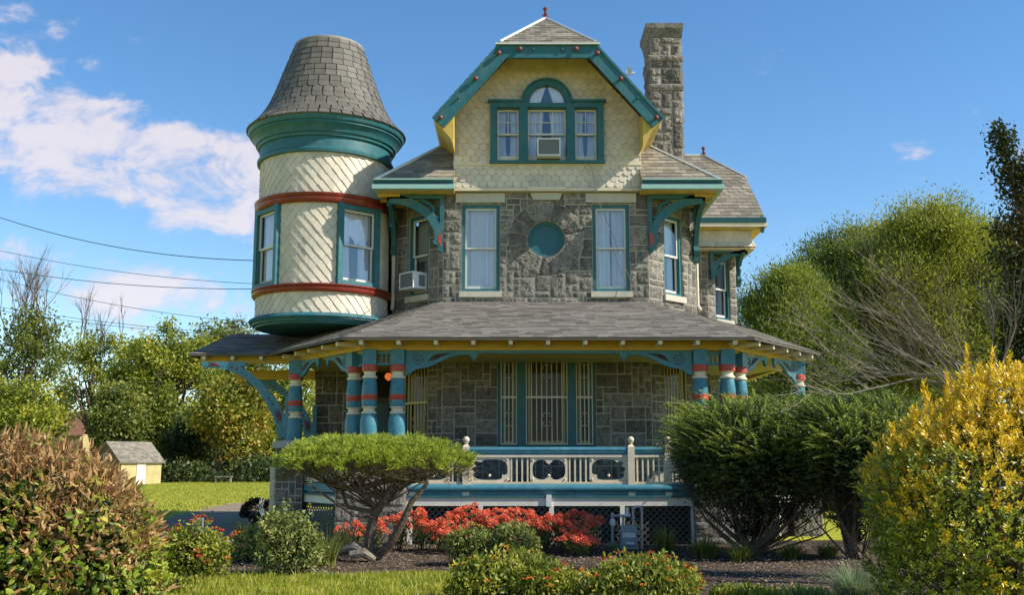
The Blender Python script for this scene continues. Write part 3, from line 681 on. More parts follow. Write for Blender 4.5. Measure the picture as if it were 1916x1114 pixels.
for s_ in(-1,1):
    g=MB(); xo=XG+s_*3.86; xi=XG+s_*2.05; y2=26.6 if s_>0 else 24.3
    a_,b_=sorted((xo,xi)); g.mi=0; g.wbox(a_,b_,EY-.10,EY+.04,7.49,7.585); g.hexa([(a_,EY-.10,7.585),(b_,EY-.10,7.585),(b_,EY-.0,7.60),(a_,EY-.0,7.60),(a_,EY-.06,7.60),(b_,EY-.06,7.60),(b_,EY,7.61),(a_,EY,7.61)])
    g.mi=1; g.wbox(a_+.03,b_-.03,EY-.07,EY+.04,7.60,7.69); g.mi=0; g.wbox(a_+.03,b_-.03,EY-.12,EY+.03,7.685,7.715)
    c,d_=sorted((xo,xo-s_*.12)); g.mi=0; g.wbox(c,d_,EY+.04,y2,7.49,7.585); g.mi=1; c,d_=sorted((xo-s_*.03,xo-s_*.12)); g.wbox(c,d_,EY+.04,y2,7.59,7.70)
    g.build('gutter',[M['tealp'],M['tealdk']],SRF[s_])
    for i in range(7 if s_>0 else 3):      # rafter tails under the soffit
        y=22.7+.5*i; g=MB(); g.wbox(*sorted((XG+s_*3.8,XG+s_*3.3)),y,y+.06,7.44,7.5); g.build('rafter_tail',M['yellowsoff'],SRF[s_])
def eave_bracket(O,a,parent,flip=1,drop=1.32,reach=1.22,insert=True,th=.11):
    """local u: away from wall, z down from soffit (0)"""
    b=MB().frame(O,a); pts_o=[];pts_i=[]; n_=14
    for i in range(n_+1):
        t=(PI/2)*i/n_; ro_,ri_=1.0,.88
        # centre at (reach,-drop)
        pts_o.append((flip*(reach-reach*math.cos(t)*1.0),-drop*.80+drop*.80*math.sin(t)-.0)); 
        pts_i.append((flip*(reach-reach*math.cos(t)*.87+.0),-drop*.84+drop*.80*.86*math.sin(t)))
    for i in range(n_):
        q=[pts_o[i],pts_o[i+1],pts_i[i+1],pts_i[i]]
        b.prism(q if flip>0 else q[::-1],-th/2,th/2)
    foot=[(0,-drop*.62),(.16,-drop*.70),(.20,-drop*.78),(.24,-drop*.80),(.20,-drop*.86),(.12,-drop*.88),(.10,-drop*.97),(.02,-drop),(0,-drop)]
    b.prism([(flip*u,z) for u,z in foot],-th/2-.008,th/2+.008)
    b.box(min(0,flip*reach),max(0,flip*reach),-th/2,th/2,-.09,0); b.box(min(0,flip*.08),max(0,flip*.08),-th/2+.004,th/2-.004,-drop*.98,-.06)
    curl=[b.L(flip*u,0,z) for u,z in((.10,-.52),(.20,-.50),(.26,-.42),(.22,-.32),(.30,-.22),(.46,-.14),(.5,-.07))]; b.tube(curl,.045,6)
    o=b.build('eave_bracket',M['teal'],parent)
    if insert:
        q=MB().frame(O,a); pl=[(.03,-drop*.66),(.09,-drop*.70),(.12,-drop*.80),(.06,-drop*.90),(.03,-drop*.9)]
        q.prism([(flip*u,z) for u,z in pl],-th/2-.014,th/2+.014); q.build('bracket_inset',M['redp'],o)
    return o
eave_bracket((BL+.0,YF-.03,7.49),0,H,flip=-1); eave_bracket((BR,YF-.03,7.49),0,H,flip=1)
eave_bracket((BL-D+.02,YF+D,7.49),-PI/2,H,flip=1,insert=False,reach=1.15); eave_bracket((BR+D-.0,YF+D,7.49),-PI/2,H,flip=1,insert=False,reach=1.15)
# downpipes
for x,y in((BL-D+.02,23.95),(BR+D+.05,24.2)):
    b=MB(); b.tube([(x,y,7.45),(x,y,5.2),(x+.05 if x>0 else x,y-.12,5.05)],.042,8); b.build('downpipe',M['creamtrim'],H)
# ---- right wing roof and coved wall
wv=MB(); ex=XG+5.56
q=[Vector((4.1,25.5,7.58)),Vector((ex,25.5,7.58)),Vector((ex-.05,27.25,9.12)),Vector((ex-.98,28.25,10.02)),Vector((4.1,28.25,10.02))]
kr=lambda r_: 'fish' if 7<=r_<=11 else 'rect'
plane_tabs(wv,q,.26,.18,t=.024,jit=.008,kindrow=kr); wv.mi=1; wv.slab([p-Vector((0,0,.012)) for p in q],.07)
q2=[Vector((ex,25.5,7.58)),Vector((ex,31,7.58)),Vector((ex-.05,29.25,9.12)),Vector((ex-.05,27.25,9.12))]
wv.mi=2; wv.tube([q[2]+Vector((0,0,.04)),q[3]+Vector((0,0,.04)),q[4]+Vector((0,0,.04))],.035,6)
wv.mi=0; q3=[Vector((4.1,31,7.58)),Vector((4.1,28.25,10.02)),Vector((ex-.98,28.25,10.02)),Vector((ex-.05,29.25,9.12)),Vector((ex,31,7.58))]; wv.slab(q3,.07)
wv.slab([q[3],q[2],Vector((ex-.05,29.25,9.12))],.07)
wr=wv.build('wing_roof',[M['slate'],M['yellowsoff'],M['metal']],H)
finial(Vector((ex-.98,28.25,10.0)),.6,wr)
g=MB(); g.mi=0; g.wbox(4.2,ex+.03,25.42,25.55,7.38,7.47); g.mi=1; g.wbox(4.2,ex+.0,25.40,25.52,7.475,7.6); g.mi=0; g.wbox(ex-.12,ex+.03,25.55,31,7.38,7.47); g.build('wing_gutter',[M['creamtrim'],M['tealdk']],wr)
g=MB(); g.wbox(4.25,ex-.05,25.56,31,7.34,7.38); g.build('wing_soffit',M['yellowsoff'],wr)
g=MB().frame((ex-.07,25.6,0),PI/2); g.prism([(-.15,7.6),(.4,7.95),(.4,7.7),(-.0,7.25),(-.1,7.25)],-.03,.03); g.build('wing_bargeboard',M['teal'],wr)
# coved shingle wall
cx1=6.02
cv=MB(); prof=[(0,7.40),(.02,7.15),(.05,7.02),(.13,6.90)]; 
for (p0,p1) in(((4.31,25.75),(cx1,25.75)),((cx1,25.75),(cx1,31))):
    dx_,dy_=(0,-1) if p0[1]==p1[1] else (1,0)
    rows=[]
    for o_,z in prof: rows.append([Vector((p0[0]+(dx_*o_ if dx_ else (0)),p0[1]+dy_*o_,z)),Vector((p1[0]+(o_),p1[1]+(dy_*o_),z))])
    cv.grid(rows)
cv.wbox(4.31,cx1+.1,25.70,31,6.86,6.895)
cvo=cv.build('coved_wall',M['cream'],H)
cv=MB(); tabs(cv,[(4.31,6.9),(cx1+.02,6.9),(cx1+.02,7.4),(4.31,7.4)],lambda u,v,h:Vector((u+(.1*(1-(v-6.9)/.2) if (v<7.1 and u>cx1-.2) else 0),25.75-h-(.13*max(0,(7.1-v)/.2)**1.5),v)),.15,.11,kind='fish',t=.022); cv.build('coved_wall_shingles',M['cream'],cvo)
eave_bracket((BR+D+.72,WY-.05,6.88),0,H,flip=1,drop=.75,reach=.95,insert=False,th=.09); eave_bracket((5.85,WY+.55,6.88),-PI/2,H,flip=1,drop=.85,reach=.8,insert=False,th=.09)
# ---- chimney
cm=MB(); x0,x1,y0,y1=3.62,4.43,26.0,27.1
stone_box('c',x0,x1,y0,y1,7.6,12.62,None,amp=.055,cell=.24,build=False,mb=cm)
for z in(11.15,11.95): cm.mi=0; stone_box('c',x0-.05,x1+.04,y0-.05,y1+.05,z,z+.14,None,amp=.03,cell=.14,build=False,mb=cm)
ch=cm.build('chimney',[M['stone'],M['mortar']],H)
cm=MB(); cm.hexa([(x0-.03,y0-.03,12.6),(x1+.03,y0-.03,12.6),(x1+.03,y1+.03,12.6),(x0-.03,y1+.03,12.6),(x0-.10,y0-.1,12.82),(x1+.05,y0-.1,12.82),(x1+.05,y1+.1,12.82),(x0-.10,y1+.1,12.82)]); cm.wbox(x0-.11,x1+.06,y0-.11,y1+.11,12.82,12.95); cm.mi=1; cm.wbox(x0-.02,x1,y0,y1,12.95,13.0); cm.build('chimney_cap',[M['stone'],M['dark']],ch)
# ---- turret
TC=Vector((-4.42,24.0,0)); TR=1.52
wins=[(R(42),.52),(R(-50),.52),(R(134),.52),(R(226),.52)]      # azimuth from -Y towards +X
def taz(az,r,z): return Vector((TC.x+r*math.sin(az),TC.y-r*math.cos(az),z))
hw_=R(20.6)
tw=MB(); segs=96; zs=[4.75,5.34,7.38,8.5]
for i in range(segs):
    a0,a1=2*PI*i/segs-PI,2*PI*(i+1)/segs-PI; am=(a0+a1)/2
    for j in range(3):
        if j==1 and any(abs((am-w_+PI)%(2*PI)-PI)<hw_ for w_,_ in wins): continue
        tw.poly([taz(a0,TR-.02,zs[j]),taz(a1,TR-.02,zs[j]),taz(a1,TR-.02,zs[j+1]),taz(a0,TR-.02,zs[j+1])])
two=tw.build('turret_wall',M['cream'],H)
ts=MB(); tfn=lambda u,v,h:taz(u/TR,TR-.02+h,v); nw=46; wv_=2*PI*TR/nw; ev=.125
def tw_tabs(a0,a1,z0,z1): tabs(ts,[(a0*TR,z0),(a1*TR,z0),(a1*TR,z1),(a0*TR,z1)],tfn,wv_,ev,kind='diamond',t=.024,gap=.022,jit=.008)
tw_tabs(-PI,PI,4.76,5.32); tw_tabs(-PI,PI,7.42,8.52)
ws=sorted([((w_+PI)%(2*PI))-PI for w_,_ in wins])
for i in range(4):
    a0=ws[i]+hw_-.01; a1=ws[(i+1)%4]-hw_+.01
    if a1<a0: a1+=2*PI
    tw_tabs(a0,a1,5.34,7.30)
ts.build('turret_shingles',M['cream'],two)
# red bands
for z,hh in((7.26,.22),(5.26,.17)):
    b=MB(); b.lathe((TC.x,TC.y,z),[(TR,0),(TR+.05,.0),(TR+.085,.04),(TR+.09,hh*.55),(TR+.06,hh*.6),(TR+.10,hh*.85),(TR+.10,hh),(TR,hh+.02)],72,cap=False); b.build('turret_band',M['red'],two,smooth=True)
# base moulding
b=MB(); b.lathe((TC.x,TC.y,0),[(TR+.0,4.80),(TR+.05,4.79),(TR+.12,4.75),(TR+.14,4.71),(TR+.10,4.70),(TR+.11,4.67),(TR+.06,4.655),(TR+.05,4.62),(TR-.02,4.605),(TR-.03,4.57),(TR-.12,4.56),(.1,4.56)],72,cap=False); b.build('turret_base_moulding',M['teal'],two,smooth=True)
# cornice
b=MB(); b.lathe((TC.x,TC.y,0),[(TR-.02,8.42),(TR+.07,8.43),(TR+.08,8.50),(TR+.03,8.54),(TR+.03,8.56),(TR+.02,8.78),(TR+.07,8.80),(TR+.08,8.86),(TR+.12,8.88),(TR+.15,8.98),(TR+.24,9.06),(TR+.24,9.10),(TR+.28,9.12),(TR+.31,9.20),(TR+.32,9.24),(TR+.2,9.26)],72,cap=False); b.build('turret_cornice',M['teal'],two,smooth=True)
# roof : concave bell
RP=[(1.86,9.22),(1.66,9.42),(1.50,9.64),(1.36,9.90),(1.24,10.2),(1.12,10.55),(1.0,10.90),(.90,11.2),(.80,11.45)]
Ls=[0]
for (r0,z0),(r1,z1) in zip(RP,RP[1:]): Ls.append(Ls[-1]+math.hypot(r1-r0,z1-z0))
def rprof(s_):
    s_=min(max(s_,0),Ls[-1]-1e-6)
    for i in range(len(Ls)-1):
        if s_<=Ls[i+1]:
            t=(s_-Ls[i])/(Ls[i+1]-Ls[i]); r0,z0=RP[i]; r1,z1=RP[i+1]; dr,dz=r1-r0,z1-z0; l=math.hypot(dr,dz); return r0+dr*t,z0+dz*t,(dz/l,-dr/l)
def rfn(u,v,h):
    r,z,nn=rprof(v); return taz(u,r+nn[0]*h,z+nn[1]*h)
b=MB(); e_=Ls[-1]/15; rowi=0
for r in range(15):
    rad=rprof((r+.5)*e_)[0]; n_=round(2*PI*rad/.25); w_=2*PI/n_; kd='fish' if 3<=r<=6 else 'rect'
    for k_ in range(n_):
        c0=-PI+(k_+(.5 if r%2 else 0))*w_; a_,b_=c0+.012,c0+w_-.012; mid=(a_+b_)/2; hf=(b_-a_)/2; B=r*e_+random.uniform(-.006,.006); T=min((r+2)*e_,Ls[-1])
        if kd=='rect': pl=[(a_,B),(b_,B),(b_,T),(a_,T)]
        else: pl=[(mid-hf*.5,B),(mid+hf*.5,B),(b_,B+e_*.35),(b_,T),(a_,T),(a_,B+e_*.35)]
        # split the tab where the profile bends
        hfn=lambda v:.004+.022*max(0,1-(v-B)/(2*e_))
        top=[rfn(p[0],p[1],hfn(p[1])) for p in pl]; bot=[rfn(p[0],p[1],-.01) for p in pl]; k0=len(b.v); n2=len(pl); b.v.extend([tuple(x) for x in top+bot]); b.f.append(tuple(range(k0,k0+n2))); b.m.append(0)
        for i in range(n2):
            i2=(i+1)%n2
            if (pl[i][1]+pl[i2][1])/2<B+e_: b.f.append((k0+i2,k0+i,k0+n2+i,k0+n2+i2)); b.m.append(0)
b.lathe((TC.x,TC.y,0),[(r-.012,z) for r,z in RP],72,cap=False)
tro=b.build('turret_roof',M['slatedk'],two)
b=MB(); b.lathe((TC.x,TC.y,0),[(.80,11.39),(.825,11.39),(.83,11.46),(.80,11.48),(.76,11.47),(.74,11.2)],48,cap=False); b.lathe((TC.x,TC.y,0),[(.01,11.42),(.76,11.42)],48,cap=False); b.build('turret_rim',M['rim'],tro,smooth=True)
# turret windows
for w_,_ in wins[:3]:
    O=Vector((TC.x,TC.y,5.42))+Vector((math.sin(w_),-math.cos(w_),0))*(TR*math.cos(hw_)+.03)
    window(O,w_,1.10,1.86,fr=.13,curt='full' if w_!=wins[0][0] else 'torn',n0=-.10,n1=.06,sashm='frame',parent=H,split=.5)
# ================================================================ PORCH
ZE=3.93
PE=[(-9.9,0)]
eL0=Vector((-3.27,19.9)); eR0=Vector((4.66,19.9)); eL1=Vector((-5.35,22.9)); eR1=Vector((6.80,22.9))
def v3(p,z): return Vector((p[0],p[1],z))
zt=5.06
front=[v3(eL0,ZE),v3(eR0,ZE),Vector((BR,YF,zt)),Vector((BL,YF,zt))]
rc=[v3(eR0,ZE),v3(eR1,ZE),Vector((5.75,26.5,zt)),Vector((BR+D,YF+D,zt)),Vector((BR,YF,zt))]
def planar(pts):   # set z of inner points so each lies in the plane through the eave and the highest slope
    p=[Vector(q) for q in pts]; d_=(p[1]-p[0]); d_.z=0; d_.normalize(); n_=Vector((-d_.y,d_.x,0)); 
    return p,d_,n_
def reslope(pts,slope):
    p,d_,n_=planar(pts)
    for q in p[2:]: q.z=ZE+abs((q-p[0]).dot(n_))*slope
    return p
rc=reslope(rc,.378)
lc=[v3(eL1,ZE),v3(eL0,ZE),Vector((BL,YF,zt)),Vector((BL-D,YF+D,zt)),Vector((-4.2,26.0,zt))]
lc=reslope(lc,.378)
rs=[v3(eR1,ZE),Vector((7.1,27.5,ZE)),Vector((7.0,31,ZE)),Vector((5.75,31,zt)),Vector((5.75,26.5,zt))]
rs=[v3(eR1,ZE),Vector((6.8,31,ZE)),Vector((5.75,31,zt)),Vector((5.75,26.5,zt))]
lx=-7.16; ly=23.0
le=[Vector((lx,ly,ZE)),Vector((-4.9,ly,ZE)),Vector((-3.2,25.2,4.62)),Vector((-6.85,25.2,4.62))]
le2=[Vector((lx,28,ZE)),Vector((lx,ly,ZE)),Vector((-6.85,25.2,4.62)),Vector((-6.85,26,4.62))]
pr=MB()
for q in(front,rc,lc,rs,le,le2): plane_tabs(pr,q,.27,.115,kind='rand',t=.012,gap=.003,jit=.004)
pr.mi=1
for q in(front,rc,lc,rs,le,le2): pr.slab([p-Vector((0,0,.008)) for p in q],.035)
pro=pr.build('porch_roof',[M['asph'],M['edge']],H)
# porch ceiling
pc=MB(); pc.slab([(-2.9,20.55,3.72),(4.35,20.55,3.72),(6.5,23.4,3.72),(5.9,26.4,3.72),(4.3,26.0,3.72),(4.3,24.06,3.72),(3.05,22.8,3.72),(-1.53,22.8,3.72),(-2.8,24.06,3.72),(-2.8,25.2,3.72),(-4.7,25.2,3.72),(-4.7,23.0,3.72)],-.03); pc.build('porch_ceiling',M['board'],H)
# beam lines
bl=[(-6.95,23.35),(-4.98,23.35),(-2.96,20.5),(4.36,20.5),(6.42,23.35),(6.42,30.5)]
def seg_frame(p,q):
    a=math.atan2(q[1]-p[1],q[0]-p[0]); return Vector((p[0],p[1],0)),a,math.hypot(q[0]-p[0],q[1]-p[1])
fz=MB()
for p,q in zip(bl,bl[1:]):
    O,a,l=seg_frame(p,q); fz.frame(O,a); fz.box(-.03,l+.03,-.08,.06,3.745,3.99)
fz.box(0,0,0,0,0,0) if False else None
fz.frame((0,24.9,0),0); fz.box(-6.6,-4.7,-.08,.06,3.5,3.72)
fz.build('porch_frieze',M['yellow'],H)
# rafter tails
eave=[(lx,ly),(eL1.x+.1,ly),(eL0.x,eL0.y),(eR0.x,eR0.y),(eR1.x,eR1.y),(6.8,30)]
for p,q in zip(eave,eave[1:]):
    O,a,l=seg_frame(p,q); n_=max(2,round(l/.69))
    for i in range(n_):
        u=l*(i+.5)/n_; tb=MB().frame(O,a)
        tb.prism([(u-.04,3.86),(u-.04,3.83),(u-.025,3.805),(u+.025,3.805),(u+.04,3.83),(u+.04,3.86),(u+.04,3.885),(u-.04,3.885)],-.55,-.05)
        tb.build('rafter_tail',M['creamtrim'],pro)
# ---- deck
dk=[(-6.0+.9,23.3),(-2.96,20.42),(4.36,20.42),(6.45,23.3)]
dm=MB(); dm.slab([(-5.05,23.35,ZD),(-2.99,20.40,ZD),(4.40,20.40,ZD),(6.50,23.35,ZD),(6.5,27,ZD),(4.0,27,ZD),(4.0,23.5,ZD),(-2.8,23.5,ZD),(-2.8,25.3,ZD),(-5.05,25.3,ZD)],.045)
deck=dm.build('porch_deck',M['teal'],H)
def skirt_run(p,q,nst):
    O,a,l=seg_frame(p,q); s_=MB().frame(O,a); s_.box(.0,l,-.05,.0,.73,.883)
    for i in range(nst+1):
        u=.04+(l-.12)*i/nst; s_.box(u,u+.09,-.055,.005,.0,.729) if i%2==0 or True else None
    s_.build('porch_skirt_frame',M['white'],deck)
    for i in range(nst):
        u0=.13+(l-.12)*i/nst; u1=.04+(l-.12)*(i+1)/nst; lt=MB().frame(O,a); w_=u1-u0; st=.125; h_=.72
        for lay,dr in((0,1),(1,-1)):
            c=-h_
            while c<w_:
                pts=[]; 
                pl=[(u0+c,.01),(u0+c+.045,.01),(u0+c+.045+h_,.01+h_),(u0+c+h_,.01+h_)]
                if dr<0: pl=[(u0+u1-x,z) for x,z in pl][::-1]
                pl=clip(pl,[(u0,.01),(u1,.01),(u1,.73),(u0,.73)])
                if len(pl)>2: lt.prism(pl,-.10-.008*lay-.006,-.10-.008*lay)
                c+=st
        lt.build('lattice_panel',M['lattice'],deck)
skirt_run((-2.05,20.425),(3.52,20.425),4); skirt_run((-4.55,22.72),(-3.45,21.17),1); skirt_run((4.85,21.05),(6.2,22.95),2); skirt_run((6.2,22.95),(6.2,27),4)
b=MB(); b.wbox(-2.6,4.0,21.2,21.3,0,.85); b.build('crawl_shade_slab',M['dark'],deck)  # dark slab behind the lattice, shade under the deck as colour
# ---- piers
def pier(x0,x1,y0,y1,zt_=1.86,a=0):
    o=stone_box('stone_pier',x0,x1,y0,y1,0,zt_,H,amp=.028)
    b=MB(); b.wbox(x0-.06,x1+.06,y0-.06,y1+.06,zt_,zt_+.13); b.wbox(x0-.03,x1+.03,y0-.03,y1+.03,zt_+.13,zt_+.16); b.build('pier_cap',M['concrete'],o); return o
pier(-5.03,-4.45,22.45,23.05); pier(-3.38,-2.05,20.28,21.15); pier(3.50,4.82,20.28,21.15); pier(6.0,6.6,22.6,23.2)
b=MB(); b.wbox(-5.24,-5.04,22.9,23.1,0,1.45); b.build('side_post',M['creamtrim'],H)
# ---- posts
def Zy(y): return P(742,y,20.5)[1]
def make_post():
    """porch_post part with sub-parts, built round the origin then placed"""
    o0=MB()
    o0.lathe((0,0,0),[(.16,2.02),(.168,2.10),(.176,2.28),(.168,2.40),(.148,2.46),(.157,2.49),(.11,2.52),(.10,2.58),(.11,2.62),(.15,2.65),(.155,2.70),(.155,2.77),(.155,2.88),(.155,2.93),(.145,3.05),(.13,3.19),(.11,3.24),(.105,3.28),(.11,3.32),(.14,3.34),(.145,3.46),(.10,3.47)],20)
    bx=MB(); bx.wbox(-.135,.135,-.135,.135,3.46,3.76); k0=len(o0.v); o0.v+=bx.v; o0.f+=[tuple(k0+i for i in f) for f in bx.f]; o0.m+=[0]*len(bx.f)
    w1=MB(); w1.lathe((0,0,0),[(.14,2.50),(.15,2.51),(.15,2.535),(.118,2.55),(.108,2.58),(.118,2.61),(.15,2.625),(.15,2.64)],20)
    w2=MB(); w2.lathe((0,0,0),[(.13,3.19),(.15,3.20),(.15,3.235),(.12,3.25),(.112,3.28),(.12,3.31),(.148,3.33)],20)
    r1=MB(); r1.lathe((0,0,0),[(.158,2.77),(.163,2.79),(.158,2.80),(.163,2.82),(.158,2.83),(.163,2.85),(.158,2.88)],20)
    r2=MB(); r2.lathe((0,0,0),[(.145,3.33),(.158,3.34),(.162,3.36),(.157,3.375),(.162,3.40),(.157,3.415),(.162,3.44),(.152,3.465)],20)
    po=o0.build('porch_post',M['blue'],None,smooth=True)
    for m_,n_,mt in((w1,'cream_ring','creamtrim'),(w2,'cream_ring','creamtrim'),(r1,'red_band','redp'),(r2,'red_band','redp')):
        c=m_.build(n_,M[mt],None,smooth=True); c.parent=po
    po.parent=H; return po
posts=[(-2.25,20.52),(-2.80,20.52),(-3.17,20.98),(3.70,20.52),(4.24,20.52),(4.58,20.98),(-4.72,22.78),(6.3,22.95)]
p0=make_post()
for i,(x,y) in enumerate(posts):
    o=p0 if i==0 else copy_tree(p0,H); o.location=Vector((x,y,0))-wpos(H)
    if i==2 or i==5: o.rotation_euler.z=R(-55 if i==2 else 55)
# ---- spandrel brackets with painted scrolls
def spiral(b,c,r,turns,sg,n_out,w=.008,st=0):
    pts=[]
    for k in range(26):
        t=k/25; a=st+sg*t*turns*2*PI; rr=r*(1-.72*t); pts.append(b.L(c[0]+rr*math.cos(a),n_out,c[1]+rr*math.sin(a)))
    b.tube(pts,w,5)
def spandrel(O,a,l,flip,h=.46,n0=-.03,n1=.03):
    """l: length along the beam from the post; O at beam underside next to post"""
    b=MB().frame(O,a); k=l/1.45
    pl=[(0,0),(1.45*k,0),(1.45*k,-.09),(1.42*k,-.15),(1.36*k,-.17),(1.31*k,-.13),(1.29*k,-.075),(1.1*k,-.085),(.9*k,-.13),(.72*k,-.21),(.56*k,-.29),(.42*k,-.34),(.30*k,-.35),(.2*k,-.38),(.1*k,-.45),(0,-h-.04)]
    pl=[(flip*u,z) for u,z in pl]
    if flip>0: pl=pl[::-1]
    b.prism(pl,n0,n1); b.ball(b.L(flip*1.38*k,0,-.17),.045,8); o=b.build('spandrel_bracket',M['blue'],H)
    s_=MB().frame(O,a); spiral(s_,(flip*.27*k,-.17),.13,1.7,flip,n1+.002,st=PI/2)
    for j in range(3):
        s_.tube([s_.L(flip*(.46+.06*j)*k,n1+.002,-.22+.02*j),s_.L(flip*(.56+.08*j)*k,n1+.002,-.12+.01*j),s_.L(flip*(.70+.1*j)*k,n1+.002,-.055)],[.012,.02,.006],5)
    for t in range(4): s_.tube([s_.L(flip*.27*k,n1+.002,-.17),s_.L(flip*.27*k+.035*math.cos(t*1.6),n1+.002,-.17+.035*math.sin(t*1.6))],.006,4)
    s_.build('painted_scroll',M['ink'],o)
zb=3.745
spandrel((-2.10,20.52,zb),0,1.42,1); spandrel((3.55,20.52,zb),0,1.42,-1)
b=MB().frame((0,20.52,0),0); b.box(-.68,2.13,-.04,.04,zb-.055,zb-.001); b.build('frieze_rail',M['blue'],H)
# chamfer spandrels
O,a,l=seg_frame((-4.85,22.97),(-3.17,20.98))
Uu=Vector((math.cos(a),math.sin(a),0))
spandrel(Vector((-4.85,22.97,zb))+Uu*.25,a,.95,1,h=.5); spandrel(Vector((-3.17,20.98,zb))-Uu*.15,a,.95,-1,h=.5)
O,a,l=seg_frame((4.58,20.98),(6.3,22.95)); Uu=Vector((math.cos(a),math.sin(a),0))
spandrel(Vector((4.58,20.98,zb))+Uu*.15,a,1.0,1,h=.46); spandrel(Vector((6.3,22.95,zb))-Uu*.15,a,1.0,-1,h=.46)
# small spindle grilles between grouped posts
def grille(p,q):
    O,a,l=seg_frame(p,q); b=MB().frame(O,a)
    for z in(3.70,3.48): b.box(0,l,-.02,.02,z-.03,z+.02)
    for i in range(1,3): u=l*i/3; b.box(u-.018,u+.018,-.018,.018,3.5,3.67)
    b.build('spindle_grille',M['blue'],H)
grille((-2.66,20.52),(-2.39,20.52)); grille((3.84,20.52),(4.10,20.52)); grille((-3.08,20.86),(-2.9,20.62)); grille((4.33,20.62),(4.5,20.86))
# big curved brackets of the carriage porch
def big_bracket(x0,x1,y,zb_,zt_):
    b=MB().frame((0,y,0),0); n_=18; o_=[];i_=[]
    for k in range(n_+1):
        t=k/n_; x=x0+(x1-x0)*(t**1.25); z=zb_+(zt_-zb_)*(1-(1-t)**2.0)**.9; w=.15+.12*abs(t-.5)*2
        dx=(x1-x0)*1.25*(t+.02)**.25; dz=(zt_-zb_)*1.8*(1-t+.05); l_=math.hypot(dx,dz); nx,nz=-dz/l_,dx/l_
        o_.append((x+nx*w*.5,min(z+nz*w*.5,zt_) ) ); i_.append((x-nx*w*.5,min(z-nz*w*.5,zt_)))
    for k in range(n_): b.prism([o_[k],o_[k+1],i_[k+1],i_[k]],-.04,.04)
    b.box(min(x1-.05,x0),max(x1,x0)-.9,-.045,.045,zt_-.10,zt_)
    b.box(x0-.0,x0+.10,-.045,.045,zb_-.1,zb_+.9)
    o=b.build('arched_bracket',M['blue'],H)
    s_=MB().frame((0,y,0),0)
    for k in range(4,14):
        cx_=(o_[k][0]+i_[k][0])/2; cz_=(o_[k][1]+i_[k][1])/2; r=.03 if k in(4,5,12,13) else .016
        sp_=MB().frame((0,y,0),0); sp_.poly([sp_.L(cx_+r*math.cos(i*PI/5),.044,cz_+r*math.sin(i*PI/5)) for i in range(10)]); sp_.build('painted_spot',M['spot'],o)
    for j in range(3):
        cx_,cz_=(o_[15][0]+i_[15][0])/2,(o_[15][1]+i_[15][1])/2; s_.tube([s_.L(cx_,.042,cz_-.03),s_.L(cx_-.15,.042,cz_+.02*j),s_.L(cx_-.3,.042,cz_+.05*j-.04)],[.008,.022,.005],5)
        cx_,cz_=(o_[2][0]+i_[2][0])/2,(o_[2][1]+i_[2][1])/2; s_.tube([s_.L(cx_-.03+.04*j,.042,cz_-.1),s_.L(cx_-.05+.04*j,.042,cz_+.05),s_.L(cx_-.12+.05*j,.042,cz_+.2)],[.006,.02,.005],5)
    s_.build('painted_scroll',M['spot'],o)
big_bracket(-4.95,-6.75,22.85,2.1,3.74); big_bracket(-4.75,-6.3,25.0,2.0,3.5)
# ---- railing
rl_=MB().frame((0,20.5,0),0)
xa,xb=P(872,880,20.5)[0],P(1181,880,20.5)[0]; xc_=P(1250,880,20.5)[0]
rail=MB().frame((0,20.5,0),0)
rail.box(-2.0,3.5,-.045,.045,1.745,1.80)
rail.tube([(-2.0,20.5,1.80),(3.5,20.5,1.80)],.055,10); rail.box(-2.0,3.5,-.03,.03,1.70,1.744)
rail.box(-2.0,3.5,-.07,.06,.945,.99); rail.tube([(-2.0,20.48,1.06),(3.5,20.48,1.06)],.085,10); 
ro=rail.build('porch_railing',M['blue'],H,smooth=True)
rb=MB().frame((0,20.5,0),0); rb.box(-2.0,3.5,-.025,.03,1.145,1.185); rb.box(-2.0,3.5,-.02,.032,1.655,1.70); rb.build('rail_trim',M['creamtrim'],ro)
def newel(x,ball=True,y=20.5):
    b=MB().frame((x,y,0),0); b.box(-.065,.065,-.065,.065,.90,1.86)
    b.hexa([b.L(-.065,.065,1.86),b.L(.065,.065,1.86),b.L(.065,-.065,1.86),b.L(-.065,-.065,1.86),b.L(-.035,.035,1.90),b.L(.035,.035,1.90),b.L(.035,-.035,1.90),b.L(-.035,-.035,1.90)])
    b.lathe((x,y,0),[(.035,1.89),(.03,1.92),(.05,1.93),(.03,1.94)],12); b.ball((x,y,1.995),.066,14); return b.build('newel_post',M['creamtrim'],ro,smooth=True)
for x in(xa,xb,xc_,-1.92): newel(x)
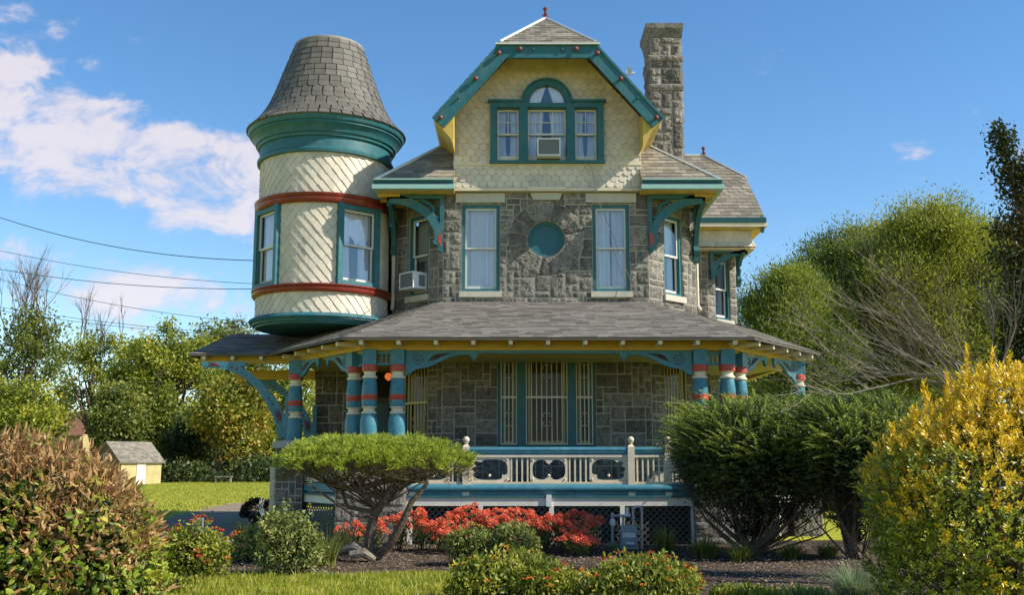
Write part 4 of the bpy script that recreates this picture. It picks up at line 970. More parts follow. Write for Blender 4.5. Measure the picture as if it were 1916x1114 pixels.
# fretwork panels
def slot(cu_,cz,w,h,scallop):
    """closed outline of an opening: rounded rectangle with points"""
    pts=[]; n_=48
    for k in range(n_):
        t=2*PI*k/n_; c,s_=math.cos(t),math.sin(t); p_=3.2 if w>h*1.2 else 2.2
        r=(abs(c)**p_+abs(s_)**p_)**(-1/p_); u=w/2*c*r; z=h/2*s_*r
        for (tt,dep,wd) in scallop:
            d_=(t-tt+PI)%(2*PI)-PI; f_=dep*math.exp(-(d_/wd)**2); u-=u/ (w/2)*f_*abs(c); z-=z/(h/2)*f_*abs(s_)
        pts.append((cu_+u,cz+z))
    return pts
def fret(u0,u1,z0,z1,openings,parent=None,y=20.5):
    """panel with openings: ring quads from each opening outline to its cell rectangle"""
    b=MB().frame((0,y,0),0)
    for (a_,b_,pts) in openings:
        cu_=(a_+b_)/2; cz=(z0+z1)/2; n_=len(pts); outer=[]
        for u,z in pts:
            dx_,dz_=u-cu_,z-cz; t=min(((b_-a_)/2)/abs(dx_) if abs(dx_)>1e-6 else 9e9,((z1-z0)/2)/abs(dz_) if abs(dz_)>1e-6 else 9e9); outer.append((cu_+dx_*t,cz+dz_*t))
        for nn in(.012,-.012): b.grid([[b.L(u,nn,z) for u,z in pts],[b.L(u,nn,z) for u,z in outer]],True)
        b.grid([[b.L(u,.012,z) for u,z in pts],[b.L(u,-.012,z) for u,z in pts]],True); b.grid([[b.L(u,.012,z) for u,z in outer],[b.L(u,-.012,z) for u,z in outer]],True)
        for sx in(-1,1):
            for sz in(-1,1): b.ball(b.L(cu_+sx*((b_-a_)/2-.05),.02,cz+sz*((z1-z0)/2-.05)),.02,8)
        b.ball(b.L(cu_,.0,z0+.12),.03,8)
    return b.build('fretwork_panel',M['creamtrim'],ro)
fz0,fz1=1.186,1.654
def mk(u0,u1,sc): return (u0,u1,slot((u0+u1)/2,(fz0+fz1)/2,(u1-u0)-.09,(fz1-fz0)-.07,sc))
x1_=P(954,880,20.5)[0]; x2_=P(992,880,20.5)[0]; x3_=P(1062,880,20.5)[0]; x4_=P(1103,880,20.5)[0]
fret(0,0,fz0,fz1,[mk(xa+.065,x1_,[(2.1,.06,.16),(2.75,.09,.16),(3.4,.05,.18),(5.6,.10,.16)])])
fret(0,0,fz0,fz1,[mk(x2_,x3_,[(PI/2,.10,.20),(3*PI/2,.09,.18)])])
fret(0,0,fz0,fz1,[mk(x4_,xb-.065,[(1.05,.06,.16),(.4,.09,.16),(6.0,.05,.18),(3.8,.10,.16)])])
fret(0,0,fz0,fz1,[mk(-1.85,-1.2,[(PI/2,.08,.2)])])
def balus(us,y=20.5):
    first=None
    for u in us:
        if first is None:
            b=MB().frame((0,y,0),0); b.box(-.016,.016,-.014,.014,1.186,1.654); first=b.build('baluster',M['creamtrim'],ro); first.location.x+=u; base_x=u
        else:
            c=first.copy(); COL.objects.link(c); c.parent=ro; c.location.x=first.location.x+(u-base_x)
balus([x1_+.03+.105*i for i in range(4)]+[x3_+.04+.105*i for i in range(4)]+[xb+.12+.105*i for i in range(6)]+[-1.15+(xa+1.15)*.0+.1*i for i in range(2)])
balus([xc_+.12+.1*i for i in range(3)])
# left side railing to the pier (chamfer)
O,a,l=seg_frame((-4.5,22.7),(-3.4,21.2)); b=MB().frame(O,a); b.box(0,l,-.04,.04,1.74,1.84); b.box(0,l,-.08,.06,.96,1.13); b.build('porch_railing',M['blue'],H); b=MB().frame(O,a)
b.box(0,l,-.02,.02,1.62,1.7); b.box(0,l,-.02,.02,1.16,1.22)
for i in range(10): b.box(.1+i*.17,.13+i*.17,-.012,.012,1.2,1.64)
b.build('rail_infill',M['creamtrim'],H)
O,a,l=seg_frame((4.85,21.1),(6.1,22.7)); b=MB().frame(O,a); b.box(0,l,-.04,.04,1.74,1.84); b.box(0,l,-.08,.06,.96,1.13); b.build('porch_railing',M['blue'],H); b=MB().frame(O,a)
for i in range(12): b.box(.1+i*.16,.13+i*.16,-.012,.012,1.13,1.74)
b.build('rail_infill',M['creamtrim'],H)
# skirt bracket: small box on the porch skirt
b=MB(); b.wbox(*[P(x,930,20.4)[0] for x in(1022,1032)],20.38,20.46,.72,.94); b.build('cable_box',M['plastic'],H)
#VEG
# ================================================================ GROUND
def sheet(name,pts,z,m_,kind='structure',label=None,cat=None,sub=0,amp=0,wob=0):
    """flat polygon; outline wobbled; optional gentle relief"""
    if wob:
        out=[]
        for i in range(len(pts)):
            a,b=Vector(pts[i]),Vector(pts[(i+1)%len(pts)]); n_=max(1,int((b-a).length/.35))
            for k in range(n_):
                p=a+(b-a)*k/n_; q=noise.noise(Vector((p.x*1.3,p.y*1.3,z)))*wob; q2=noise.noise(Vector((p.x*1.3+50,p.y*1.3,z)))*wob; out.append((p.x+q,p.y+q2))
        pts=out
    b=MB(); b.poly([(p[0],p[1],z) for p in pts]); o=b.build(name,m_); return tag(o,label,cat,None,kind)
def groundmat(name,c1,c2,c3,scale=.5,fine=60,bump=.6):
    m=bpy.data.materials.new(name); m.use_nodes=True; nt=m.node_tree; N=nt.nodes; L=nt.links; b=N['Principled BSDF']; b.inputs['Roughness'].default_value=.95; b.inputs['Specular IOR Level'].default_value=.1
    tc=N.new('ShaderNodeTexCoord'); n=N.new('ShaderNodeTexNoise'); n.inputs['Scale'].default_value=scale; n.inputs['Detail'].default_value=8; n.inputs['Roughness'].default_value=.7; L.new(tc.outputs['Object'],n.inputs['Vector'])
    n2=N.new('ShaderNodeTexNoise'); n2.inputs['Scale'].default_value=fine; n2.inputs['Detail'].default_value=4; L.new(tc.outputs['Object'],n2.inputs['Vector'])
    r=N.new('ShaderNodeValToRGB'); el=r.color_ramp.elements; el.new(.5); el[0].position=.3; el[1].position=.5; el[2].position=.72
    for e_,c in zip(el,(c1,c2,c3)): e_.color=(*c,1)
    mx=N.new('ShaderNodeMix'); mx.data_type='FLOAT'; mx.inputs[0].default_value=.45; L.new(n.outputs['Fac'],mx.inputs[2]); L.new(n2.outputs['Fac'],mx.inputs[3]); L.new(mx.outputs[0],r.inputs[0]); L.new(r.outputs[0],b.inputs['Base Color'])
    bp=N.new('ShaderNodeBump'); bp.inputs['Strength'].default_value=bump; bp.inputs['Distance'].default_value=.03; L.new(n2.outputs['Fac'],bp.inputs['Height']); L.new(bp.outputs[0],b.inputs['Normal']); return m
M['lawn']=groundmat('mown_lawn',(.20,.22,.02),(.31,.31,.028),(.42,.37,.06),.6,25)
M['soil']=groundmat('dark_mulch',(.03,.021,.015),(.07,.05,.036),(.15,.11,.08),2,45,1)
M['gravel']=groundmat('grey_gravel',(.17,.125,.085),(.26,.20,.14),(.36,.285,.20),1.5,30,.8)
sheet('lawn',[(-400,-60),(400,-60),(400,600),(-400,600)],0,M['lawn'])
g=lambda x,y:G(x,y)
sheet('gravel_drive',[g(250,1010),g(300,985),g(330,965),g(430,943),g(520,938),(-5.5,33),(-5.3,24),(-5.9,22)],.004,M['gravel'],wob=.5)
sheet('mulch_bed',[g(380,1088),g(480,1086),g(620,1084),g(760,1078),g(850,1074),(-.35,13.0),(-.1,11.0),(9,11),(9,19),(7,21.5),(-4.0,21.5),(-5.3,21.6),(-5.6,19),(-5.0,17)],.008,M['soil'],wob=.25)
sheet('garden_path',[(-1.1,14.2),(1.2,14.4),(2.6,15.6),(2.4,15.9),(.4,15.3),(-1.0,14.9)],.012,M['lawn'],wob=.2)
# ================================================================ FOLIAGE TOOLS
RG=np.random.default_rng(11)
def unit(v): return v/np.maximum(np.linalg.norm(v,axis=-1,keepdims=True),1e-9)
def quads(Pn,D,L,Wd,S=None,lift=.15):
    n=len(Pn); D=unit(D)
    if S is None: S=RG.normal(size=(n,3))
    S=unit(S-D*(S*D).sum(-1,keepdims=True)); Nn=np.cross(D,S)
    L=np.broadcast_to(np.asarray(L,float).reshape(-1,1),(n,1)); Wd=np.broadcast_to(np.asarray(Wd,float).reshape(-1,1),(n,1))
    mid=Pn+D*L*.48; V=np.stack([Pn,mid+S*Wd/2+Nn*Wd*lift,Pn+D*L,mid-S*Wd/2+Nn*Wd*lift],1)
    return V.reshape(-1,3)
def leaf6(Pn,D,L,Wd,curl=.3,fold=.25,S=None):
    """curled leaf: 3 x 4 vertices, 6 quads"""
    n=len(Pn); D=unit(D)
    if S is None: S=RG.normal(size=(n,3))
    S=unit(S-D*(S*D).sum(-1,keepdims=True)); Nn=np.cross(D,S); curl=np.broadcast_to(np.asarray(curl,float).reshape(-1,1),(n,1))
    L=np.broadcast_to(np.asarray(L,float).reshape(-1,1),(n,1)); Wd=np.broadcast_to(np.asarray(Wd,float).reshape(-1,1),(n,1)); rows=[]
    for t,w in((0,.12),(.33,.95),(.7,.8),(1,.06)):
        c=Pn+D*L*t-Nn*L*curl*t*t; 
        for s in(-1,0,1): rows.append(c+S*Wd*.5*w*s+Nn*Wd*fold*w*abs(s))
    V=np.stack(rows,1).reshape(-1,3); f=[]
    for r in range(3):
        for c in range(2): a=r*3+c; f.append((a,a+1,a+4,a+3))
    FA=(np.arange(n)[:,None,None]*12+np.array(f)[None]).reshape(-1,4); return V,FA
def qf(n): return np.arange(n*4).reshape(-1,4)
def blobpts(n,ells,shell=.35,low=-.55,jag=.12,seed=0):
    """points near the surface of a union of ellipsoids, with outward normals"""
    w=np.array([e[3]*e[4]+e[4]*e[5]+e[3]*e[5] for e in ells]); idx=RG.choice(len(ells),size=n*2,p=w/w.sum()); E=np.array(ells)[idx]
    d=unit(RG.normal(size=(n*2,3))); r=1-RG.random((n*2,1))**1.6*shell
    lump=np.array([noise.noise(Vector((a*2.4+seed,b*2.4,c*2.4))) for a,b,c in d])[:,None]
    lump2=np.array([noise.noise(Vector((a*6+seed,b*6,c*6+9))) for a,b,c in d])[:,None]
    r=r*(1+jag*1.6*lump+jag*.9*lump2); p=E[:,:3]+d*E[:,3:]*r; keep=(d[:,2]>low)
    for e in ells:   # drop points deep inside another blob
        q=(p-np.array(e[:3]))/np.array(e[3:]); keep&=~((q**2).sum(1)<(1-shell*1.15)**2)
    p=p[keep][:n]; d=d[keep][:n]; return p,unit(d/ E[keep][:n,3:])
def limbs(b,base,tips,r0,h0,seed=0,bend=.25,up=.5,n=5,wig=.08):
    rr=random.Random(seed)
    for t in tips:
        t=Vector(t); s=Vector(base)+Vector((0,0,h0*rr.uniform(.3,1))); d=t-s; m1=s+d*.33+Vector((0,0,up*d.length*.2))+Vector((rr.uniform(-1,1),rr.uniform(-1,1),rr.uniform(-1,1)))*wig*d.length
        m2=s+d*.68+Vector((0,0,up*d.length*.12))+Vector((rr.uniform(-1,1),rr.uniform(-1,1),rr.uniform(-1,1)))*wig*d.length
        b.tube([s,m1,m2,t],[r0,r0*.62,r0*.36,r0*.1],n,cap=False)
def twigs(b,p,d,L,r,depth,rr,spread=.5,n=4,up=.15,cnt=(2,3)):
    """bare recursive branching"""
    p=Vector(p); d=Vector(d).normalized(); pts=[p]; q=p.copy(); dd=d.copy()
    for k in range(4):
        dd=(dd+Vector((rr.uniform(-1,1),rr.uniform(-1,1),rr.uniform(-.8,1)))*.13+Vector((0,0,up*.12))).normalized(); q=q+dd*L/4; pts.append(q.copy())
    b.tube(pts,[r*(1-.12*k) for k in range(5)] if depth else [r*(1-.22*k) for k in range(5)],n if depth>1 else 3,cap=False)
    if depth==0: return
    for k in range(rr.randint(*cnt)+1):
        a=pts[rr.choice([2,3,4])] if k else pts[4]; nd=(dd+Vector((rr.uniform(-1,1),rr.uniform(-1,1),rr.uniform(-.7,1)))*spread).normalized()
        twigs(b,a,nd,L*rr.uniform(.55,.8),r*.55,depth-1,rr,spread,n,up,cnt)
def inell(n,ells,flo=0.0):
    w=np.array([e[3]*e[4]*e[5] for e in ells])**.7; idx=RG.choice(len(ells),size=n,p=w/w.sum()); E=np.array(ells)[idx]; d=unit(RG.normal(size=(n,3))); r=(flo+(1-flo)*RG.random((n,1))**.45); return E[:,:3]+d*E[:,3:]*r
def tree(name,label,loc,ells,trunk_h,trunk_r,lm,nclump=70,per=110,cr=.85,ls=(.30,.2),bark='bark',seed=0,group=None,cat='tree',bare=0,barelen=2.2,style='leaf',trunks=1,lean=0):
    root=empty(name,(loc[0],loc[1],0),label,cat,group); o=Vector((loc[0],loc[1],0)); rr=random.Random(seed)
    b=MB(); 
    for k in range(trunks):
        a=rr.uniform(0,6); f_=Vector((math.cos(a),math.sin(a),0))*(trunk_h*.15 if trunks>1 else 0)
        b.tube([o+f_*.1-Vector((0,0,.1)),o+f_*.5+Vector((lean*.3,0,trunk_h*.5)),o+f_+Vector((lean,0,trunk_h))],[trunk_r*1.25,trunk_r,trunk_r*.75],8)
    b.build('trunk',M[bark],root,smooth=True)
    C=inell(nclump,ells,.25); top=o+Vector((lean,0,0))
    lb=MB(); sel=[C[i]+np.array(o) for i in range(0,nclump,2)]; limbs(lb,top,sel,trunk_r*.42,trunk_h,seed,wig=.10)
    zc=max(e[2]+e[5] for e in ells)
    for k in range(bare):
        e=ells[k%len(ells)]; twigs(lb,o+Vector((e[0]+rr.uniform(-.7,.7)*e[3],e[1],e[2]+rr.uniform(0,.6)*e[5])),(rr.uniform(-.5,.5),rr.uniform(-.2,.2),1),barelen,trunk_r*.22,3,rr,.45)
    lb.build('limb',M[bark],root)
    n=nclump*per; ci=np.repeat(np.arange(nclump),per); cs=(cr*(.6+.8*RG.random(nclump)))[ci][:,None]
    off=RG.normal(size=(n,3))*np.array([.55,.55,.38]); p=C[ci]+off*cs
    if style=='willow':
        D=RG.normal(size=(n,3))*.5+np.array([0,0,.8])+unit(off)*.6; V=quads(p,D,RG.uniform(.7,1.3,n)*ls[0],ls[1])
    else:
        D=RG.normal(size=(n,3))+np.array([0,0,-.35])+unit(off)*.7; V=quads(p,D,RG.uniform(.6,1.3,n)*ls[0],RG.uniform(.7,1.2,n)*ls[1])
    co=npmesh('crown',V+np.array([loc[0],loc[1],0]),qf(n),lm,root); return root
LM={}
LM['yg']=leafmat('yellow_green_leaves',[(0.063,0.095,0.014),(0.164,0.207,0.025),(0.310,0.328,0.035),(0.492,0.399,0.038)],pscale=.35)
LM['ol']=leafmat('olive_leaves',[(0.051,0.070,0.017),(0.102,0.135,0.025),(0.188,0.221,0.034),(0.341,0.269,0.051)],pscale=.35)
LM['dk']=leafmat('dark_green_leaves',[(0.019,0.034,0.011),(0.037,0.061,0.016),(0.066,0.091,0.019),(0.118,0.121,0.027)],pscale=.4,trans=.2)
LM['au']=leafmat('autumn_leaves',[(0.064,0.101,0.016),(0.178,0.202,0.024),(0.333,0.289,0.032),(0.384,0.188,0.032)],pscale=.35)
LM['wi']=leafmat('willow_leaves',[(0.045,0.075,0.014),(0.098,0.142,0.020),(0.180,0.226,0.031),(0.305,0.316,0.048)],pscale=.25,trans=.35)
LM['wy']=leafmat('yellowing_willow_leaves',[(0.085,0.114,0.016),(0.170,0.201,0.022),(0.288,0.293,0.031),(0.407,0.370,0.046)],pscale=.25,trans=.35)
# ================================================================ BACKGROUND TREES
GB='trees along the far edge of the lawn'
def bt(px,pt,pb,hw,Y,lm,label,seed,**kw):
    """crown spanning pixel rows pt..pb, half width hw px, at distance Y"""
    x,zt_=P(px,pt,Y); _,zb_=P(px,pb,Y); zb_=max(zb_,1.0); R_=hw*Y/F; h=(zt_-zb_)/2; rr=random.Random(seed); 
    ells=[(0,0,zb_+h,R_*.8,R_*.7,h*.9)]
    for k in range(4): ells.append((rr.uniform(-.55,.55)*R_,rr.uniform(-.4,.4)*R_,zb_+h+rr.uniform(-.5,.6)*h,R_*rr.uniform(.35,.55),R_*.45,h*rr.uniform(.3,.45)))
    return tree('tree',label,(x,Y),ells,max(zb_+h*.6,2),kw.pop('tr',.28),lm,seed=seed,group=GB,**kw)
bt(50,560,850,95,84,LM['ol'],'thin olive tree with bare grey upper twigs at the left edge of the photo',1,bare=12,barelen=3.2,nclump=90,per=80,cr=1.0)
bt(25,680,870,85,76,LM['yg'],'low yellow-green tree at far left behind the brown hedge',2,nclump=70,per=130)
bt(190,598,830,75,94,LM['yg'],'airy tree with high pale yellow-green crown and dark forked limbs left of the tallest tree',3,nclump=60,per=80,bare=7,cr=.9)
bt(300,590,890,125,88,LM['yg'],'broad yellow-green tree rising behind the small yellow shed',4,nclump=230,per=140,cr=.95,tr=.4)
bt(225,710,895,60,82,LM['ol'],'olive tree just above the shed roof',5,nclump=80,per=110)
bt(420,585,830,100,98,LM['ol'],'tall olive-green tree with rounded top beside the turret base',6,nclump=150,per=130,bare=2)
bt(450,690,900,80,80,LM['au'],'yellow and orange tinged tree left of the carriage-porch bracket',7,nclump=110,per=130)
bt(365,760,905,60,84,LM['dk'],'dark shadowed tree between the shed and the porch',8,nclump=80,per=120)
bt(560,670,905,75,86,LM['yg'],'yellow-green tree seen behind the left porch post',9,nclump=100,per=130)
bt(115,640,860,38,100,LM['ol'],'slim tree beside the gap of sky at left',10,nclump=34,per=80)
bt(640,690,905,70,95,LM['ol'],'olive tree seen through the left side of the porch',12,nclump=80,per=90)
bt(512,640,880,55,96,LM['ol'],'olive tree rising just left of the porch roof edge',13,nclump=80,per=110)
# willows at right
def wt(px,pt,pb,hw,Y,lm,label,seed,ncl=150,per=190,trk=.3,**kw):
    x,zt_=P(px,pt,Y); _,zb_=P(px,pb,Y); R_=hw*Y/F; h=(zt_-zb_)/2; rr=random.Random(seed); ells=[(0,0,zb_+h,R_*.85,R_*.8,h*.92)]
    for k in range(6): a=rr.uniform(0,PI); ells.append((math.cos(a)*.6*R_,rr.uniform(-.4,.4)*R_,zb_+h+math.sin(a)*.62*h,R_*.36,R_*.4,h*.33))
    return tree('willow_tree',label,(x,Y),ells,max(zb_+h,2.5),trk,lm,nclump=ncl,per=int(per*1.5),cr=.72,ls=(.17,.05),bark='barkg',seed=seed,group='feathery trees right of the house',style='willow',cat='tree',**kw)
wt(1480,500,820,120,43,LM['wi'],'dark feathery willow nearest the right wing of the house',21,ncl=230,per=230)
wt(1590,415,820,150,47,LM['wi'],'tall feathery green willow in the middle of the right-hand group',22,ncl=330,per=230)
wt(1740,365,800,160,44,LM['wy'],'tallest feathery yellow-green willow behind the bare branches',23,ncl=380,per=230)
wt(1900,410,780,120,48,LM['wy'],'feathery yellow-green willow cut by the right edge of the photo',24,ncl=200,per=210)
wt(1670,400,800,120,50,LM['wy'],'feathery crown filling the dip between the two tallest willows',26,ncl=260,per=220)
wt(1540,470,800,110,50,LM['wi'],'feathery crown filling the dip beside the darkest willow',27,ncl=200,per=220)
wt(1440,690,850,80,60,LM['wy'],'low yellow-green tree seen under the right porch roof',25,ncl=110,per=150)
b=empty('bare_tree',(*[P(1398,800,60)[0],60],0),'small leafless tree between the right wing and the willows','tree'); bb_=MB(); rr=random.Random(5); x=P(1398,800,60)[0]
bb_.tube([(x,60,0),(x,60,6)],[.15,.1],6); 
for k in range(9): twigs(bb_,(x,60,4+k*.5),(rr.uniform(-.6,.6),rr.uniform(-.3,.3),1),2.1,.05,3,rr,.5)
bb_.build('trunk',M['barkg'],b)
# far wood
n=26000; X=RG.uniform(-75,70,n); hgt=np.array([5.2+2.2*noise.noise(Vector((x*.09,3,0)))+1.2*noise.noise(Vector((x*.4,3,5))) for x in X]); Z=hgt*RG.random(n)**.7; Yv=RG.uniform(108,116,n)
pp=np.stack([X,Yv,Z],1); V=quads(pp,RG.normal(size=(n,3)),RG.uniform(.5,1.0,n),.5); o=npmesh('far_wood',V,qf(n),LM['dk']); tag(o,'dark strip of woodland beyond the lawn on the horizon','woodland',None,'stuff')
# undergrowth at the lawn edge
n=9000; X=RG.uniform(-38,-8,n); Z=RG.random(n)**1.5*np.array([1.5+1.6*noise.noise(Vector((x*.35,8,0)))+.8*noise.noise(Vector((x*1.3,2,0))) for x in X]); pp=np.stack([X,RG.uniform(76,79,n),Z],1)
V=quads(pp,RG.normal(size=(n,3))+np.array([0,0,.5]),RG.uniform(.2,.45,n),.2); o=npmesh('undergrowth',V,qf(n),LM['dk']); tag(o,'dark tangled undergrowth along the far lawn edge','undergrowth',None,'stuff')
# ================================================================ GRASS AND MULCH
def in_poly(p,poly):
    x,y=p[:,0],p[:,1]; c=np.zeros(len(p),bool); n_=len(poly)
    for i in range(n_):
        x0,y0=poly[i]; x1,y1=poly[(i+1)%n_]; 
        with np.errstate(divide='ignore',invalid='ignore'): c^=((y0>y)!=(y1>y))&(x<(x1-x0)*(y-y0)/(y1-y0)+x0)
    return c
def blades(pts,h,w,lean=.35):
    n_=len(pts); base=np.concatenate([pts,np.full((n_,1),.004)],1); D=np.concatenate([RG.normal(size=(n_,2))*lean,np.ones((n_,1))],1); S=np.concatenate([RG.normal(size=(n_,2)),np.zeros((n_,1))],1)
    return quads(base,D,RG.uniform(.5,1.2,n_)*h,w,S)
LM['gr']=leafmat('grass_blades',[(.15,.19,.018),(.25,.29,.026),(.37,.36,.045),(.50,.44,.10)],pscale=1.5,trans=.35)
bed=[g(380,1086),g(480,1083),g(620,1081),g(760,1075),g(850,1071),(-.38,13.0),(-.12,11.0)]
def rnd_xy(n_,x0,x1,y0,y1): return np.stack([RG.uniform(x0,x1,n_),RG.uniform(y0,y1,n_)],1)
pts=rnd_xy(60000,-6,3.5,11.2,15.2); big=[(-6,11),(3.4,11),*bed[::-1],(-5.2,14.3),(-5.6,15.2),(-6,15.2)]
big=[(-6,11),*bed[::-1],(-4.9,14.4),(-6,15)]
k_=in_poly(pts,big); pts=pts[k_]; V=blades(pts,.075,.011); o=npmesh('grass',V,qf(len(pts)),LM['gr']); tag(o,'sunlit short grass in front of the flower bed','grass',None,'stuff')
tc_=rnd_xy(420,-5,3.2,11.4,14.6); tc_=tc_[in_poly(tc_,big)]; tp_=np.repeat(tc_,26,0)+RG.normal(size=(len(tc_)*26,2))*.05; V=blades(tp_,.15,.013,.45); o=npmesh('grass_tufts',V,qf(len(tp_)),LM['gr']); tag(o,'longer unmown grass tufts along the front of the bed','grass',None,'stuff')
pts=rnd_xy(5000,-1.1,2.5,14.2,15.9); k_=in_poly(pts,[(-1.1,14.2),(1.2,14.4),(2.6,15.6),(2.4,15.9),(.4,15.3),(-1.0,14.9)]); pts=pts[k_]; V=blades(pts,.06,.011); o=npmesh('bed_grass',V,qf(len(pts)),LM['gr']); tag(o,'shaded patch of grass behind the front flower mounds','grass',None,'stuff')
pts=rnd_xy(52000,-24,-5.6,29,76); V=blades(pts,.09,.035); 
dr=[G(250,1010),G(300,985),G(330,965),G(430,943),G(520,938),(-5.5,33),(-5.3,24),(-5.9,22)]; k_=~in_poly(pts,dr); V=blades(pts[k_],.09,.03); o=npmesh('far_grass',V,qf(k_.sum()),LM['gr']); tag(o,'bright mown grass of the far lawn','grass',None,'stuff')
n=42000; pts=rnd_xy(n,-5.2,8,11.3,20.3); bedp=[g(380,1084),g(480,1082),g(620,1080),g(760,1074),g(850,1070),(-.4,13.0),(-.14,11.0),(9,11),(9,19),(7,21.5),(-4.0,21.5),(-5.3,21.6),(-5.4,19),(-4.9,17)]
pts=pts[in_poly(pts,bedp)]; n=len(pts); base=np.concatenate([pts,RG.uniform(.01,.025,(n,1))],1); D=np.concatenate([RG.normal(size=(n,2)),RG.normal(size=(n,1))*.2],1)
S=np.cross(D,np.array([0,0,1.])+RG.normal(size=(n,3))*.2); V=quads(base,D,RG.uniform(.02,.07,n),RG.uniform(.008,.02,n),S)
LM['chip']=leafmat('bark_chips',[(0.060,0.042,0.030),(0.160,0.115,0.080),(0.330,0.250,0.180),(0.550,0.450,0.340)],trans=0,patch=.2,pscale=3,rough=.9,spec=.1)
o=npmesh('bark_mulch',V,qf(n),LM['chip']); tag(o,'shredded bark mulch covering the flower bed','mulch',None,'stuff')
# ================================================================ SHRUBS
# clipped juniper on leaning stems
LM['ju']=leafmat('juniper_needles',[(.075,.11,.018),(.19,.25,.028),(.40,.46,.045),(.62,.60,.10)],pscale=9,patch=.5,trans=.3)
LM['jd']=leafmat('dry_juniper_twigs',[(0.065,0.046,0.026),(0.117,0.078,0.046),(0.091,0.104,0.026),(0.195,0.156,0.078)],pscale=3,trans=.1)
JX,JY=P(690,860,17.2)[0],17.2; jr=empty('juniper',(P(690,1040,16.9)[0],16.9,0),'flat-topped clipped juniper with leaning bare stems before the porch','shrub')
_,jz=P(690,893,17.2); _,jzt=P(690,822,17.2)
def padr(a): return 1+.09*math.sin(3*a+1)+.07*math.sin(7*a)+.06*math.sin(11*a+2)
def padpts(n,zlo,zhi,flat=.22,rx=1.53,ry=1.3):
    a=RG.random(n)*2*PI; q=np.sqrt(RG.random(n)); pr_=np.array([padr(t) for t in a]); x=JX+np.cos(a)*q*rx*pr_; y=JY+np.sin(a)*q*ry*pr_
    bump_=np.array([noise.noise(Vector((u*2.2,v*2.2,0)))*.07+noise.noise(Vector((u*6,v*6,3)))*.035 for u,v in zip(x,y)]); topz=jzt-.02-.20*q**4*1.6+bump_
    return x,y,topz,q,a
nc=1500; x,y,tz,q,a=padpts(nc,0,0); dep=RG.random(nc)**2.0*(.30-.12*q); k_=9; x=np.repeat(x,k_)+RG.normal(size=nc*k_)*.035; y=np.repeat(y,k_)+RG.normal(size=nc*k_)*.035; tz=np.repeat(tz-dep+RG.normal(size=nc)*.025,k_)+RG.normal(size=nc*k_)*.02; q=np.repeat(q,k_); a=np.repeat(a,k_); n=nc*k_; c=np.stack([x,y,tz],1); m6=5; cc=np.repeat(c,m6,0); out=np.repeat(np.stack([np.cos(a)*q*.9,np.sin(a)*q*.9,np.full(n,.75)],1),m6,0)
D=out+RG.normal(size=(n*m6,3))*.55; V1=quads(cc+RG.normal(size=cc.shape)*.012,D,RG.uniform(.035,.085,n*m6),.012)
npmesh('foliage',V1,qf(n*m6),LM['ju'],jr)
n=9000; x,y,tz,q,a=padpts(n,0,0); c=np.stack([x,y,tz-.20-RG.random(n)*(.42*(1-q*.65))],1); D=np.stack([np.cos(a)*.8,np.sin(a)*.8,np.full(n,.6)],1)+RG.normal(size=(n,3))*.6; V1=quads(c,D,RG.uniform(.06,.16,n),.009); npmesh('dry_twigs',V1,qf(n),LM['jd'],jr)
jb=MB(); rr=random.Random(3); 
def jp(px,py,Y=17.0): a_,b_=P(px,py,Y); return Vector((a_,Y,b_))
stems=[([(690,1045),(688,1000),(705,955),(740,915),(755,900)],.075),([(735,1045),(770,985),(800,930),(830,905)],.055),([(690,1045),(700,1040),(735,1045)],.06)]
jb.tube([jp(692,1046),jp(690,1010),jp(700,965),jp(722,930),jp(745,905)],[.10,.085,.075,.065,.05],8)
jb.tube([jp(700,1046),jp(730,1020,16.9),jp(755,975,16.8),jp(770,940,16.8),jp(800,905,16.8)],[.085,.07,.06,.045,.03],8)
jb.tube([jp(722,935),jp(670,920),jp(610,905),jp(560,880)],[.05,.04,.03,.012],6); jb.tube([jp(705,960),jp(650,950),jp(640,920,17.4),jp(600,900,17.6)],[.045,.035,.028,.012],6)
jb.tube([jp(745,905),jp(790,900),jp(840,870)],[.045,.03,.01],6); jb.tube([jp(705,970),jp(660,965,16.6),jp(590,915,16.4),jp(540,890,16.4)],[.03,.025,.018,.008],6)
for k in range(110):
    s=rr.choice([jp(722,930),jp(745,905),jp(800,905,16.8),jp(670,920),jp(640,920,17.4),jp(790,900),jp(705,955),jp(610,905)]); aa=rr.uniform(0,2*PI); q_=rr.uniform(.3,.95); t=Vector((JX+math.cos(aa)*q_*1.5,JY+math.sin(aa)*q_*1.25,jz+rr.uniform(.05,.28)+.12*q_)); d_=t-s
    jb.tube([s,s+d_*.4+Vector((rr.uniform(-.08,.08),rr.uniform(-.08,.08),-.04)),s+d_*.75+Vector((rr.uniform(-.08,.08),0,-.02)),t],[.022,.015,.010,.004],4,cap=False)
jb.build('branch',M['bark'],jr,smooth=True)
lg=MB(); lg.tube([jp(628,1032),jp(660,1025),jp(700,1040)],[.04,.085,.07],8); lg.tube([jp(655,1040,16.8),jp(680,1035,16.8),jp(700,1048,16.9)],[.06,.075,.05],8); lg.build('stump',M['barkg'],jr,smooth=True)
